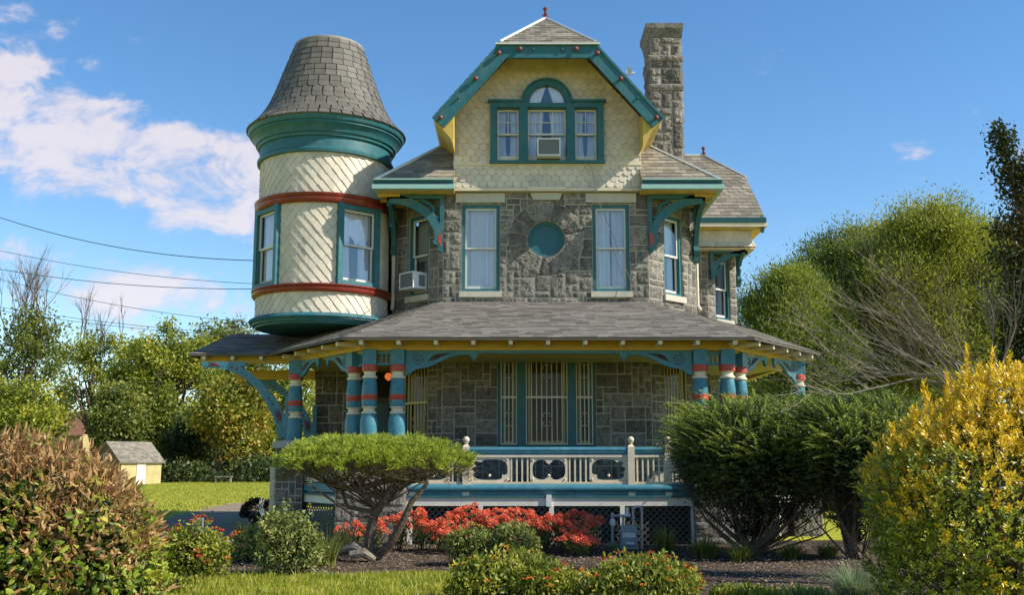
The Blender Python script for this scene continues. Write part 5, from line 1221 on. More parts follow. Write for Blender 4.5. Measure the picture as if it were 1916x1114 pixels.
# yews
LM['ye']=leafmat('yew_needles',[(.025,.05,.010),(.055,.09,.016),(.11,.15,.025)],pscale=1.2,trans=.2,rough=.45)
LM['yd']=leafmat('shaded_yew_needles',[(0.010,0.019,0.007),(0.017,0.031,0.010),(0.024,0.042,0.012)],pscale=1.5,trans=.1)  # darker copy of the needles, shade inside and below the crown as colour
LM['yt']=leafmat('lit_young_yew_needles',[(.14,.19,.025),(.27,.33,.04),(.42,.46,.07)],pscale=1.2,trans=.3,rough=.4)  # young growth, colour also brightened for the sunlit upper half
def yew(px,base_py,Y,x0,x1,pt,pb,label,seed,nsh,stems_):
    xc=P(px,base_py,Y)[0]; root=empty('yew_shrub',(xc,Y,0),label,'shrub','yew shrubs by the right end of the porch'); 
    xa=P(x0,pt,Y)[0]; xb=P(x1,pt,Y)[0]; zt_=P(px,pt,Y)[1]; zb_=P(px,pb,Y)[1]; cx_=(xa+xb)/2; rx=(xb-xa)/2; rz=(zt_-zb_)/2; cz_=(zt_+zb_)/2
    ells=[(cx_,Y,cz_,rx*.93,rx*.8,rz*.9),(cx_-rx*.4,Y-.3,cz_+rz*.15,rx*.5,rx*.5,rz*.7),(cx_+rx*.4,Y-.2,cz_+rz*.2,rx*.5,rx*.5,rz*.72)]
    p,nrm=blobpts(nsh,ells,shell=.30,low=-.75,jag=.12,seed=seed); n=len(p)
    D=nrm*1.0+RG.normal(size=(n,3))*.28+np.array([-.1,-.15,.25]); D[:,2]=np.maximum(D[:,2],-.1)+.18; D=unit(D); Ls=RG.uniform(.22,.62,n)*np.where(nrm[:,2]>.1,1.0,.6)
    m_=13; t=np.linspace(.05,1,m_); S=unit(np.cross(D,np.array([0,0,1.])+RG.normal(size=(n,3))*.3)); 
    pos=p[:,None,:]+D[:,None,:]*(Ls[:,None]*t)[:,:,None]+np.array([0,0,-1.])*((Ls[:,None]*t)**2*.55)[:,:,None]
    Vs=[]
    for sg in(-1,1):
        DD=(D[:,None,:]*.55+sg*S[:,None,:]*1.0+RG.normal(size=(n,m_,3))*.15).reshape(-1,3); LL=(.058*(1.15-.65*t)[None,:]*np.ones((n,1))).reshape(-1); Vs.append(quads(pos.reshape(-1,3),DD,LL,.015,lift=.05))
    V=np.concatenate(Vs); npmesh('foliage',V,qf(len(V)//4),LM['ye'],root)
    tsel=RG.choice(np.where(nrm[:,2]>-.05)[0],size=min(nsh//4,int((nrm[:,2]>-.05).sum())),replace=False); P3=p[tsel]; n3=len(P3)
    D=unit(nrm[tsel]*.8+RG.normal(size=(n3,3))*.3+np.array([-.35,-.2,.75])); L3=RG.uniform(.32,.68,n3); m_=22; t=np.linspace(.02,1,m_); S=unit(np.cross(D,np.array([0,-.4,1.])+RG.normal(size=(n3,3))*.3)); bendv=unit(np.stack([D[:,0],D[:,1],np.full(n3,-.7)],1))
    pos=P3[:,None,:]+D[:,None,:]*(L3[:,None]*t)[:,:,None]+bendv[:,None,:]*((L3[:,None]*t**2*.38))[:,:,None]; Vs=[]
    for sg in(-1,1):
        DD=(D[:,None,:]*.6+sg*S[:,None,:]+RG.normal(size=(n3,m_,3))*.12).reshape(-1,3); LL=(.068*(1.1-.7*t)[None,:]*np.ones((n3,1))).reshape(-1); Vs.append(quads(pos.reshape(-1,3),DD,LL,.014,lift=.05))
    V=np.concatenate(Vs); npmesh('young_shoots',V,qf(len(V)//4),LM['yt'],root)
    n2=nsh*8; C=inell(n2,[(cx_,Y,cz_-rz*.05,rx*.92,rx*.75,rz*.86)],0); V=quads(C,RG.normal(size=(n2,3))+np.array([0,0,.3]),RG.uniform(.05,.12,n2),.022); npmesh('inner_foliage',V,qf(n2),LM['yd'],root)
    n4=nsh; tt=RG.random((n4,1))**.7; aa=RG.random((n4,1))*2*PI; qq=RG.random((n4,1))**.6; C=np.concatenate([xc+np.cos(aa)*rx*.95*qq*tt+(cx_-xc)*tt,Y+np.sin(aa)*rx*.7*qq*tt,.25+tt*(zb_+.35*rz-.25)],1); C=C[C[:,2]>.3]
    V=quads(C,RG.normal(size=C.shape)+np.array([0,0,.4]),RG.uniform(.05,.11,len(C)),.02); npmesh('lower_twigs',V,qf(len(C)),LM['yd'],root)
    b=MB(); rr=random.Random(seed)
    for k in range(stems_):
        a_=rr.uniform(0,2*PI); q_=rr.uniform(.25,.9); tp=Vector((cx_+math.cos(a_)*rx*q_,Y+math.sin(a_)*rx*.7*q_,zb_+rr.uniform(-.1,.8)*rz)); s=Vector((xc+rr.uniform(-.12,.12),Y+rr.uniform(-.1,.1),-.03)); d_=tp-s
        r=rr.choice([.05,.035,.025,.02,.015]); m1=s+Vector((d_.x*.35,d_.y*.35,d_.z*.28)); m2=s+Vector((d_.x*.75,d_.y*.75,d_.z*.62)); b.tube([s,m1,m2,tp],[r,r*.8,r*.55,r*.2],5,cap=False)
        for j in range(3):
            tt=rr.uniform(.4,.95); s2=m1+(m2-m1)*tt; twigs(b,s2,(rr.uniform(-1,1),rr.uniform(-1,1),1),.5,.01,1,rr,.6,n=3)
    b.build('branch',M['bark'],root); return root
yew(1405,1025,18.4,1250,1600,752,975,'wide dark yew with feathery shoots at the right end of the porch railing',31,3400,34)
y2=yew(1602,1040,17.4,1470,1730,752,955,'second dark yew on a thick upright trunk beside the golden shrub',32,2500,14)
b=MB(); bp=P(1602,1040,17.5)[0]; q1=P(1590,920,17.5); b.tube([(bp,17.5,-.05),(bp-.05,17.5,.5),(bp-.12,17.5,q1[1]+.3)],[.16,.12,.10],8); b.tube([(bp,17.5,.3),(P(1562,925,17.4)[0],17.4,P(1562,925,17.4)[1])],[.09,.06],7); b.tube([(bp,17.5,.12),(P(1640,1000,17.4)[0],17.4,.35),(P(1665,940,17.4)[0],17.4,1.0)],[.06,.05,.03],7); b.build('trunk',M['bark'],y2,smooth=True)
# golden euonymus, right foreground
LM['eg']=leafmat('green_euonymus_leaves',[(0.055,0.083,0.012),(0.143,0.184,0.018),(0.275,0.294,0.024),(0.462,0.405,0.040)],pscale=3,trans=.25,rough=.32,spec=.5,patch=.4)
LM['ey']=leafmat('golden_euonymus_leaves',[(0.282,0.254,0.020),(0.554,0.406,0.020),(0.726,0.487,0.025),(0.806,0.569,0.060)],pscale=3,trans=.3,rough=.35,spec=.5,patch=.4)
EYY=10.4
def ex_(px,py): return P(px,py,EYY)
er=empty('golden_euonymus',(4.9,10.4,0),'large golden-leaved euonymus shrub filling the right foreground','shrub')
ce=ex_(1830,930); el=[(ce[0],EYY,ce[1]-.1,1.03,1.0,1.05),(ex_(1740,950)[0],EYY+.1,ex_(0,930)[1],.62,.7,.70),(ex_(1880,790)[0],EYY+.1,ex_(0,800)[1],.62,.7,.62),(ex_(1745,1060)[0],EYY-.05,.45,.60,.7,.62),(ex_(1990,850)[0],EYY+.2,1.3,.9,.9,1.2)]
p,nr=blobpts(5200,el,shell=.28,low=-.95,jag=.10,seed=4); n=len(p)
# upright leading shoots
sh=[(1800,655,1800,760),(1765,705,1775,800),(1850,660,1845,760),(1720,720,1740,800),(1880,665,1870,760),(1905,690,1895,770),(1700,770,1715,830),(1822,690,1825,780),(1660,800,1690,850)]
sp=[];sn=[]
for a_,b_,c_,d_ in sh:
    t0=np.array([ex_(a_,b_)[0],EYY-.1,ex_(a_,b_)[1]]); t1=np.array([ex_(c_,d_)[0],EYY-.05,ex_(c_,d_)[1]-.15])
    for k in range(26): t=k/25; sp.append(t0*(1-t)+t1*t+RG.normal(size=3)*np.array([.025,.025,.0])*(.3+t*1.6)); sn.append([0,0,1.2])
p=np.concatenate([p,np.array(sp)]); nr=np.concatenate([nr,np.array(sn)]); n=len(p); m_=8
axis=unit(nr+np.array([0,-.1,.65])+RG.normal(size=(n,3))*.25); Pn=np.repeat(p,m_,0); Ax=np.repeat(axis,m_,0); th_=np.tile(np.arange(m_)*2.4,n)+np.repeat(RG.random(n)*6,m_); hh_=np.tile(np.linspace(-.05,.03,m_),n)
A1=unit(np.cross(Ax,np.array([.3,.2,.9]))); A2=np.cross(Ax,A1); rad=A1*np.cos(th_)[:,None]+A2*np.sin(th_)[:,None]
D=rad*.9+Ax*np.tile(np.linspace(.25,1.3,m_),n)[:,None]; V,FA=leaf6(Pn+Ax*hh_[:,None],D,RG.uniform(.034,.055,n*m_),RG.uniform(.018,.027,n*m_),curl=RG.uniform(-.1,.35,n*m_),fold=.12,S=np.cross(D,Ax)+1e-4)
gold=(p[:,2]-1.25)*1.1+(p[:,0]-4.6)*.42+RG.normal(size=n)*.30+np.array([noise.noise(Vector(tuple(q_*2.2))) for q_ in p])*1.3; gold=(gold>-.15)
mi=np.repeat(np.repeat(gold.astype(int),m_),6); npmesh('foliage',V,FA,[LM['eg'],LM['ey']],er,mi=mi,smooth=True)
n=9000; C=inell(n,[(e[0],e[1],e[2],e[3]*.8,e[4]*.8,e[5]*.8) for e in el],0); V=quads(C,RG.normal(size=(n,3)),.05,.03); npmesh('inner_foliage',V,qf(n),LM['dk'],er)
b=MB(); limbs(b,(4.9,10.5,0),[tuple(q_) for q_ in inell(30,el,.3)],.03,.2,8); b.build('branch',M['bark'],er)
# hydrangea-like hedge, left foreground
LM['hg']=leafmat('green_hedge_leaves',[(0.050,0.090,0.012),(0.130,0.190,0.022),(0.260,0.320,0.030),(0.460,0.420,0.060)],pscale=5,trans=.3,rough=.45,patch=.35)
LM['hb']=leafmat('browned_curling_leaves',[(.13,.06,.025),(.28,.15,.055),(.46,.27,.10),(.58,.41,.20)],pscale=6,trans=.3,rough=.6,patch=.35)
HY=9.6; hx=lambda px,py:P(px,py,HY)
hr=empty('browning_hedge',(-4.3,HY,0),'big leafy shrub with browned curling leaves in the left foreground','shrub')
el=[(hx(60,960)[0],HY,.88,1.05,.9,.88),(hx(-60,900)[0],HY,1.0,1.0,.9,.90),(hx(170,1000)[0],HY-.1,.72,.62,.7,.82),(hx(235,1060)[0],HY-.1,.35,.40,.5,.62),(hx(-150,1000)[0],HY,.9,.9,.9,.95)]
p,nr=blobpts(15000,el,shell=.24,low=-.9,jag=.13,seed=9); n=len(p); brown=((p[:,2]-.92)*1.15+(p[:,0]+4.1)*.25+RG.normal(size=n)*.45+np.array([noise.noise(Vector(tuple(q_*3.5))) for q_ in p])*1.5)>.0
D=nr*.35+RG.normal(size=(n,3))*.6+np.array([.1,-.1,.0]); D[:,2]-=.15; D[brown]+=RG.normal(size=(int(brown.sum()),3))*.5+np.array([.0,0,.25]); Ln=np.where(brown,RG.uniform(.04,.095,n),RG.uniform(.045,.095,n)); S=np.cross(D,nr+np.array([0,-.2,.6]))+RG.normal(size=(n,3))*.25
V,FA=leaf6(p,D,Ln,np.where(brown,Ln*RG.uniform(.28,.5,n),Ln*RG.uniform(.45,.62,n)),curl=np.where(brown,RG.uniform(.3,1.3,n),RG.uniform(0,.5,n)),fold=.28,S=S)
npmesh('foliage',V,FA,[LM['hg'],LM['hb']],hr,mi=np.repeat(brown.astype(int),6),smooth=True)
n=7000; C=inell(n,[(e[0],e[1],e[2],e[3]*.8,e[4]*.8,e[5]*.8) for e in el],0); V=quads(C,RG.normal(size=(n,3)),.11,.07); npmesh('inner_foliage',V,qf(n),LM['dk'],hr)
b=MB(); rr=random.Random(9); limbs(b,(-4.4,HY+.1,0),[tuple(q_) for q_ in inell(26,el,.5)],.02,.2,8)
for k in range(46): q_=p[rr.randrange(len(p))]; b.tube([q_,Vector(q_)+Vector((rr.uniform(-.1,.16),rr.uniform(-.1,.05),rr.uniform(.08,.22)))],[.004,.002],3,cap=False)
b.build('branch',M['twig'],hr)
# generic low mound with optional flowers
def flowerheads(p,r,m_,mats,root,name='blossom',flat=.5,size=.012):
    n=len(p); C=np.repeat(p,m_,0); d=unit(RG.normal(size=(n*m_,3))); d[:,2]=np.abs(d[:,2])*flat+.02; rr_=np.repeat(r*(RG.uniform(.7,1.2,n)),m_)[:,None]; pos=C+d*rr_; D=d+RG.normal(size=d.shape)*.6
    V=quads(pos,D,size*1.4,size*1.2,lift=.2); mi=np.repeat(RG.integers(0,len(mats),n),m_) if len(mats)>1 else None; return npmesh(name,V,qf(n*m_),mats,root,mi=mi)
FL={}
for k_,c in dict(orange=(.75,.22,.02),red=(.55,.035,.02),yellow=(.75,.45,.03),sedum=(.85,.21,.11),sedumd=(.68,.11,.06),pale=(.62,.55,.42),pink=(.6,.25,.2)).items(): FL[k_]=leafmat(k_+'_petals',[tuple(v*.7 for v in c),c,tuple(min(1,v*1.25) for v in c)],trans=.2,patch=.2)
LM['la']=leafmat('lantana_leaves',[(0.066,0.092,0.014),(0.143,0.175,0.020),(0.264,0.276,0.030),(0.462,0.405,0.060)],pscale=3,trans=.3)
LM['pa']=leafmat('pale_green_leaves',[(0.074,0.114,0.024),(0.147,0.182,0.039),(0.276,0.289,0.070),(0.478,0.441,0.141)],pscale=3,trans=.3)
def mound(name,label,cat,cx_,cy_,rx,ry,h,nl,ls,lm,nf=0,fm=None,fr=.03,fn=14,fs=.012,seed=0,group=None,lz=0.0):
    root=empty(name,(cx_,cy_,0),label,cat,group); rr=random.Random(seed); el=[(cx_,cy_,h*.35,rx*.9,ry*.9,h*.62)]
    for k in range(5): a=rr.uniform(0,2*PI); el.append((cx_+math.cos(a)*rx*.5,cy_+math.sin(a)*ry*.5,h*rr.uniform(.35,.6),rx*.45,ry*.45,h*rr.uniform(.28,.40)))
    p,nr=blobpts(nl,el,shell=.34,low=-.6,jag=.27,seed=seed); p=p[p[:,2]>.01]; nr=nr[:len(p)]; n=len(p)
    D=nr*.7+RG.normal(size=(n,3))*.55+np.array([0,0,.25+lz]); L_=RG.uniform(.6,1.2,n)*ls; V,FA=leaf6(p,D,L_,L_*.5,curl=RG.uniform(0,.5,n),fold=.2,S=np.cross(D,nr+np.array([0,0,.5]))+RG.normal(size=(n,3))*.2)
    npmesh('foliage',V,FA,lm,root,smooth=True)
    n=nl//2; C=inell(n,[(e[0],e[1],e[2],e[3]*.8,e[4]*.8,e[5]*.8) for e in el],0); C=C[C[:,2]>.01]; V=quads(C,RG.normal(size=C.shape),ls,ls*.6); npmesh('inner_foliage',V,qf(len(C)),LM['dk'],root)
    if nf:
        q,qn=blobpts(nf,el,shell=.04,low=.05,jag=.16,seed=seed); flowerheads(q+qn*.03,fr,fn,fm,root,size=fs)
    b=MB(); limbs(b,(cx_,cy_,0),[tuple(t) for t in inell(10,el,.3)],.012,.05,seed); b.build('stem',M['bark'],root); return root
GL_='lantana bushes with orange and yellow blossoms'
of=[FL['orange'],FL['yellow'],FL['red']]
fx=lambda px,Y,py=1050:P(px,py,Y)[0]
mound('lantana','broad lantana mound with small orange blossoms in the front centre','shrub',fx(965,11.9),11.9,.78,.6,.58,5200,.062,LM['la'],120,of,.030,20,.012,seed=41,group=GL_)
mound('lantana','lantana mound of orange blossoms in the right half of the front clump','shrub',fx(1195,11.9),11.9,.70,.58,.56,4600,.062,LM['la'],110,of,.030,20,.012,seed=42,group=GL_)
mound('lantana','round lantana with bright red-orange blossoms beside the browned hedge','shrub',fx(362,14.2),14.2,.48,.45,.76,3600,.06,LM['la'],80,[FL['orange'],FL['red'],FL['red']],.038,24,.016,seed=43,group=GL_)
mound('lantana','small pale lantana shrub with cream blossoms left of the juniper','shrub',fx(545,15.0),15.0,.50,.5,.92,3600,.062,LM['pa'],46,[FL['pale']],.022,14,.012,seed=44,group=GL_)
mound('lantana','low spreading lantana with pink-cream blossoms behind the taller pale one','shrub',fx(478,17.2),17.2,.55,.5,.62,3000,.06,LM['pa'],44,[FL['pale'],FL['pink']],.026,14,.014,seed=45,group=GL_)
mound('lantana','lantana with a few orange blossoms directly before the red sedum, left one','shrub',fx(882,16.4),16.4,.42,.4,.62,2600,.055,LM['pa'],24,[FL['yellow'],FL['orange']],.022,14,.012,seed=46,group=GL_)
mound('lantana','lantana with pink-red blossoms directly before the red sedum, right one','shrub',fx(965,16.2),16.2,.40,.4,.70,2600,.055,LM['pa'],20,[FL['pink'],FL['red']],.022,14,.012,seed=47,group=GL_)
mound('small_bush','small bright green bush at the foot of the browned hedge','shrub',fx(322,12.9),12.9,.30,.3,.22,900,.055,LM['la'],seed=48)
mound('boxwood','small round clipped boxwood by the left stone pier','shrub',fx(512,21.0),21.0,.24,.24,.56,3000,.03,LM['yg'],seed=49)
# potted dark plant
px_=fx(478,24.0); pt=empty('potted_mum',(px_,24.0,0),'dark purple-brown potted mum by the gravel drive','potted plant')
b=MB(); b.lathe((px_,24.0,0),[(.14,0),(.20,.30),(.22,.31),(.21,.34),(.17,.33)],20); b.build('pot',M['dark'],pt,smooth=True)
LM['mum']=leafmat('dark_purple_leaves',[(0.020,0.008,0.008),(0.040,0.015,0.012),(0.030,0.030,0.012)],trans=.1)
q,qn=blobpts(2600,[(px_,24.0,.46,.36,.34,.27)],.3,-.5,.1); V=quads(q,qn+RG.normal(size=q.shape)*.5,.05,.03); npmesh('foliage',V,qf(len(q)),LM['mum'],pt)
# red sedum
LM['sl']=leafmat('sedum_leaves',[(0.075,0.120,0.030),(0.150,0.210,0.045),(0.300,0.330,0.075)],trans=.3)
GS='red flowering sedum in front of the porch lattice'
def sedum(cx_,cy_,h,nh,spread,seed,label):
    root=empty('sedum',(cx_,cy_,0),label,'flower',GS); rr=random.Random(seed); b=MB(); heads=[]; lp=[]; ld=[]
    for k in range(nh):
        a=rr.uniform(0,2*PI); q_=math.sqrt(rr.random())*spread; t=Vector((cx_+math.cos(a)*q_*1.15,cy_+math.sin(a)*q_,h*(1-.35*(q_/spread)**2)*rr.uniform(.72,1.06))); s=Vector((cx_+math.cos(a)*q_*.35,cy_+math.sin(a)*q_*.35,0)); b.tube([s,(s+t)/2+Vector((0,0,.03)),t],[.007,.006,.005],4,cap=False); heads.append(t)
        for j in range(9): u=rr.uniform(.15,.95); lp.append(s+(t-s)*u); ld.append((rr.uniform(-1,1),rr.uniform(-1,1),.6))
    b.build('stem',M['bark'],root); lp=np.array(lp); V,FA=leaf6(lp,np.array(ld),.075,.035,curl=.1,fold=.2); npmesh('foliage',V,FA,LM['sl'],root,smooth=True)
    hp=np.array(heads); m_=95; C=np.repeat(hp,m_,0); n=len(C); aa=RG.random(n)*2*PI; qq=np.sqrt(RG.random(n)); R_=np.repeat(RG.uniform(.055,.095,len(hp)),m_); pos=C+np.stack([np.cos(aa)*qq*R_,np.sin(aa)*qq*R_,.035-.055*qq**2+RG.normal(size=n)*.006],1)
    V=quads(pos,RG.normal(size=(n,3))*.6+np.array([0,-.2,.6]),.024,.022,lift=.3); npmesh('blossom',V,qf(n),[FL['sedum'],FL['sedumd']],root,mi=np.repeat((RG.random(len(hp))<.25).astype(int),m_))
plants=[(655,19.3,.50,9,.25),(700,19.0,.55,12,.3),(745,19.2,.66,16,.30),(790,18.9,.72,20,.32),(835,18.7,.64,22,.33),(880,19.0,.80,28,.34),(925,18.8,.76,30,.35),(970,18.9,.74,30,.35),(1012,18.6,.74,30,.35),(1050,18.5,.66,28,.34),(1085,18.7,.70,20,.30),(1110,19.2,.66,8,.22),(850,18.2,.5,16,.3),(1080,18.0,.42,22,.32)]
nm=['first','second','third','fourth','fifth','sixth','seventh','eighth','ninth','tenth','eleventh','twelfth']
for i,(a_,Y,h,nh,s_) in enumerate(plants):
    lb='%s red sedum clump from the left along the porch lattice'%nm[i] if i<12 else ('low red sedum clump behind the yellow-flowered lantana' if i==12 else 'lowest dark red sedum clump at the front right of the row')
    sedum(fx(a_,Y,980),Y,h,int(nh*1.35),s_,60+i,lb)
# strap-leaved clumps
LM['st']=leafmat('strap_leaves',[(0.054,0.083,0.015),(0.108,0.143,0.022),(0.216,0.240,0.045),(0.450,0.360,0.120)],trans=.3,pscale=2)
LM['sg']=leafmat('grey_green_blades',[(0.060,0.098,0.045),(0.120,0.173,0.075),(0.225,0.285,0.135),(0.330,0.375,0.210)],trans=.3,pscale=2)
def clump(label,cx_,cy_,r,h,n,lm,w=.018,seed=0,group='strap-leaved clumps in the bed'):
    root=empty('grass_clump',(cx_,cy_,0),label,'grass clump',group); a=RG.random(n)*2*PI; q=RG.random(n); b0=np.stack([cx_+np.cos(a)*r*.35*q,cy_+np.sin(a)*r*.35*q,np.zeros(n)],1); out=np.stack([np.cos(a),np.sin(a),np.zeros(n)],1); L_=h*RG.uniform(.6,1.25,n); sp=RG.uniform(.15,1.0,n)
    S=np.stack([-np.sin(a),np.cos(a),np.zeros(n)],1); rows=[]
    for t in(0,.3,.6,.85,1.0):
        c=b0+out*(L_*sp*(t**1.6))[:,None]*.9*(r/h)+np.array([0,0,1.])*(L_*(t-.42*sp*t*t*1.2))[:,None]; ww=w*(1-t**2*.92)
        rows+= [c-S*ww/2,c+S*ww/2]
    V=np.stack(rows,1).reshape(-1,3); f=np.array([(2*k,2*k+1,2*k+3,2*k+2) for k in range(4)]); FA=(np.arange(n)[:,None,None]*10+f[None]).reshape(-1,4); npmesh('blades',V,FA,lm,root); return root
clump('strap-leaved clump between the pale lantana and the juniper stems',fx(610,16.3),16.3,.45,.55,220,LM['st'],seed=1)
clump('strap-leaved clump against the lattice left of the juniper',fx(640,18.3),18.3,.4,.5,160,LM['st'])
clump('arching grey-green grass clump in the lower right of the bed',fx(1598,12.6),12.6,.62,.44,650,LM['sg'],w=.010)
clump('strap-leaved clump just right of the gas meter',fx(1245,18.7),18.7,.40,.48,200,LM['st'])
clump('strap-leaved clump left of the wide yew stems',fx(1320,17.6),17.6,.5,.42,260,LM['st'])
clump('strap-leaved clump under the left branches of the wide yew',fx(1385,17.0),17.0,.45,.35,200,LM['st'])
clump('low strap-leaved clump under the right branches of the wide yew',fx(1480,17.4),17.4,.5,.30,220,LM['st'])
clump('low strap-leaved clump between the two yew trunks',fx(1550,17.9),17.9,.5,.30,200,LM['st'])
clump('small weedy clump at the bottom edge right of the lantana',fx(1380,12.0),12.0,.35,.17,200,LM['st'])
clump('small weedy clump at the bottom edge below the arching grass',fx(1490,11.9),11.9,.3,.18,180,LM['st'])
clump('sparse clump at the foot of the gas meter',fx(1150,18.4),18.4,.25,.28,90,LM['sg'],w=.02)
# dark tree at right edge
LM['rt']=leafmat('bronze_green_leaves',[(0.016,0.029,0.010),(0.029,0.047,0.013),(0.058,0.065,0.016),(0.143,0.078,0.026)],trans=.2)
ry=14.0; q=lambda px,py:P(px,py,ry)
tx=q(1990,900)[0]; tr_=empty('edge_tree',(tx,ry,0),'dark bronze-green tree reaching in from the right edge of the photo','tree')
b=MB(); tp=[(1868,235),(1885,300),(1905,370),(1930,450),(1960,600)]; path=[Vector((q(a_,c_)[0],ry,q(a_,c_)[1])) for a_,c_ in tp][::-1]
b.tube([Vector((tx,ry,-.1)),Vector((tx,ry,1.6))]+path,[.16,.13,.11,.08,.05,.03,.01],7); 
sub=[((1930,450),(1868,430)),((1905,370),(1930,300)),((1960,560),(1890,520)),((1960,600),(1900,640)),((1930,450),(1990,350)),((1940,500),(1870,480)),((1960,620),(1880,600))]
for s_,t_ in sub: b.tube([Vector((q(*s_)[0],ry,q(*s_)[1])),Vector((q(*t_)[0],ry-.2,q(*t_)[1]))],[.03,.008],5)
b.build('trunk',M['bark'],tr_,smooth=True)
cl=[]
for i in range(len(path)-1):
    for k in range(7): t=k/7; v=path[i]*(1-t)+path[i+1]*t; cl.append((v,.05+.035*(len(path)-i-1) if i>0 else .2))
C=[];Sg=[]
for s_,t_ in sub:
    for k in range(6): t=.3+.7*k/5; v=Vector((q(*s_)[0]*(1-t)+q(*t_)[0]*t,ry-.1,q(*s_)[1]*(1-t)+q(*t_)[1]*t)); cl.append((v,.11))
for v,s_ in cl: C.append(np.array(v)+RG.normal(size=(120,3))*np.array([s_,s_,s_*.8]))
for cx_,cy_,s_ in((1905,570,.22),(1935,640,.3),(1890,660,.18),(1960,480,.3),(1990,560,.4),(1930,720,.3)): v=q(cx_,cy_); C.append(np.array([v[0],ry,v[1]])+RG.normal(size=(700,3))*s_*.8)
C=np.concatenate(C); n=len(C); V=quads(C,RG.normal(size=(n,3))+np.array([-.3,0,.3]),RG.uniform(.05,.09,n),.035); npmesh('crown',V,qf(n),LM['rt'],tr_)
# pale bare shrub at right
by=13.4; q=lambda px,py,Y=by:P(px,py,Y); sx=q(1868,900)[0]; br=empty('bare_shrub',(sx,by,0),'leafless pale-twigged shrub fanning left behind the golden euonymus','shrub'); b=MB(); rr=random.Random(12)
hub=Vector((q(1868,760)[0],by,q(1868,760)[1])); b.tube([(sx,by,-.05),(sx-.03,by,.8),hub],[.09,.07,.055],7)
for (ax,ay) in((1600,520),(1640,500),(1560,570),(1510,620),(1500,700),(1540,660),(1580,610),(1680,560),(1620,650),(1700,600),(1760,560),(1560,720),(1620,700),(1480,730),(1900,560),(1850,560),(1640,600),(1780,640)):
    Y2=by+rr.uniform(-.5,.5); t=Vector((q(ax,ay,Y2)[0],Y2,q(ax,ay,Y2)[1])); s_=hub+Vector((rr.uniform(-.1,.1),rr.uniform(-.1,.1),rr.uniform(-.6,.2))); d_=t-s_; m1=s_+d_*.4+Vector((rr.uniform(-.1,.1),rr.uniform(-.1,.1),rr.uniform(.02,.16)*d_.length)); m2=s_+d_*.72+Vector((rr.uniform(-.08,.08),0,rr.uniform(-.02,.12)*d_.length)); r=rr.uniform(.009,.017)
    b.tube([s_,(s_+m1)/2+Vector((0,0,.05*rr.uniform(-1,1))),m1,(m1+m2)/2+Vector((0,0,.04*rr.uniform(-1,1))),m2,(m2+t)/2+Vector((0,0,.05*rr.uniform(-1,1))),t],[r,r*.9,r*.75,r*.62,r*.5,r*.33,r*.15],5,cap=False)
    for j in range(15):
        u=rr.uniform(.3,1); base_=(m1+(m2-m1)*((u-.3)/.4)) if u<.7 else m2+(t-m2)*((u-.7)/.3)
        twigs(b,base_,(d_.normalized()+Vector((rr.uniform(-.5,.5),rr.uniform(-.4,.4),rr.uniform(-.4,.8)))),rr.uniform(.2,.5),.0045,2,rr,.6,n=3,up=.2,cnt=(1,2))
b.build('branch',M['twig'],br)
# ================================================================ SMALL THINGS
def ac(O,a,label,w=.43,h=.32,dpt=.30):
    root=empty('air_conditioner',tuple(O),label,'air conditioner','window air conditioners'); b=MB().frame(O,a); x=w/2; f_=.03
    b.box(-x,x,-.1,dpt-.02,0,h); b.box(-x,-x+f_,dpt-.02,dpt,0,h); b.box(x-f_,x,dpt-.02,dpt,0,h); b.box(-x+f_,x-f_,dpt-.02,dpt,0,f_); b.box(-x+f_,x-f_,dpt-.02,dpt,h-f_,h); b.build('casing',M['plastic'],root)
    b=MB().frame(O,a); b.box(-x+f_,x-f_,dpt-.019,dpt-.012,f_,h-f_)
    for i in range(9): z=f_+.01+(h-2*f_-.02)*i/8; b.box(-x+f_,x-f_,dpt-.011,dpt-.006,z-.004,z+.004)
    for s_ in(-1,1): b.box(*sorted((s_*x,s_*(x+.003))),.02,dpt*.55,.06,h-.06)
    b.build('grille',M['grille'],root); return root
ac((XG+.03,GY-.07,8.29),0,'boxy white air conditioner in the gable window',w=.52,h=.40,dpt=.28)
cO=Vector((BL-1.26,YF+1.26,0))+Vector((math.cos(-s45),math.sin(-s45),0))*.93; cO.z=5.42
ac(cO,-s45,'white air conditioner sticking out of the second-floor window beside the turret',w=.50,h=.38,dpt=.36)
# lantern
lx_,lz_=P(727,705,23.0); lr_=empty('porch_lantern',(lx_,23.0,lz_),'small glowing red-orange glass lantern hanging under the porch ceiling','lamp')
b=MB(); b.lathe((lx_,23,lz_),[(.02,-.09),(.07,-.05),(.085,0),(.07,.05),(.03,.08)],12); b.build('glass_shade',M['lamp'],lr_,smooth=True)
b=MB(); b.tube([(lx_,23,lz_+.08),(lx_,23,3.75)],.008,5); b.lathe((lx_,23,lz_),[(.05,.075),(.04,.10),(.01,.12)],10); b.build('chain',M['dark'],lr_)
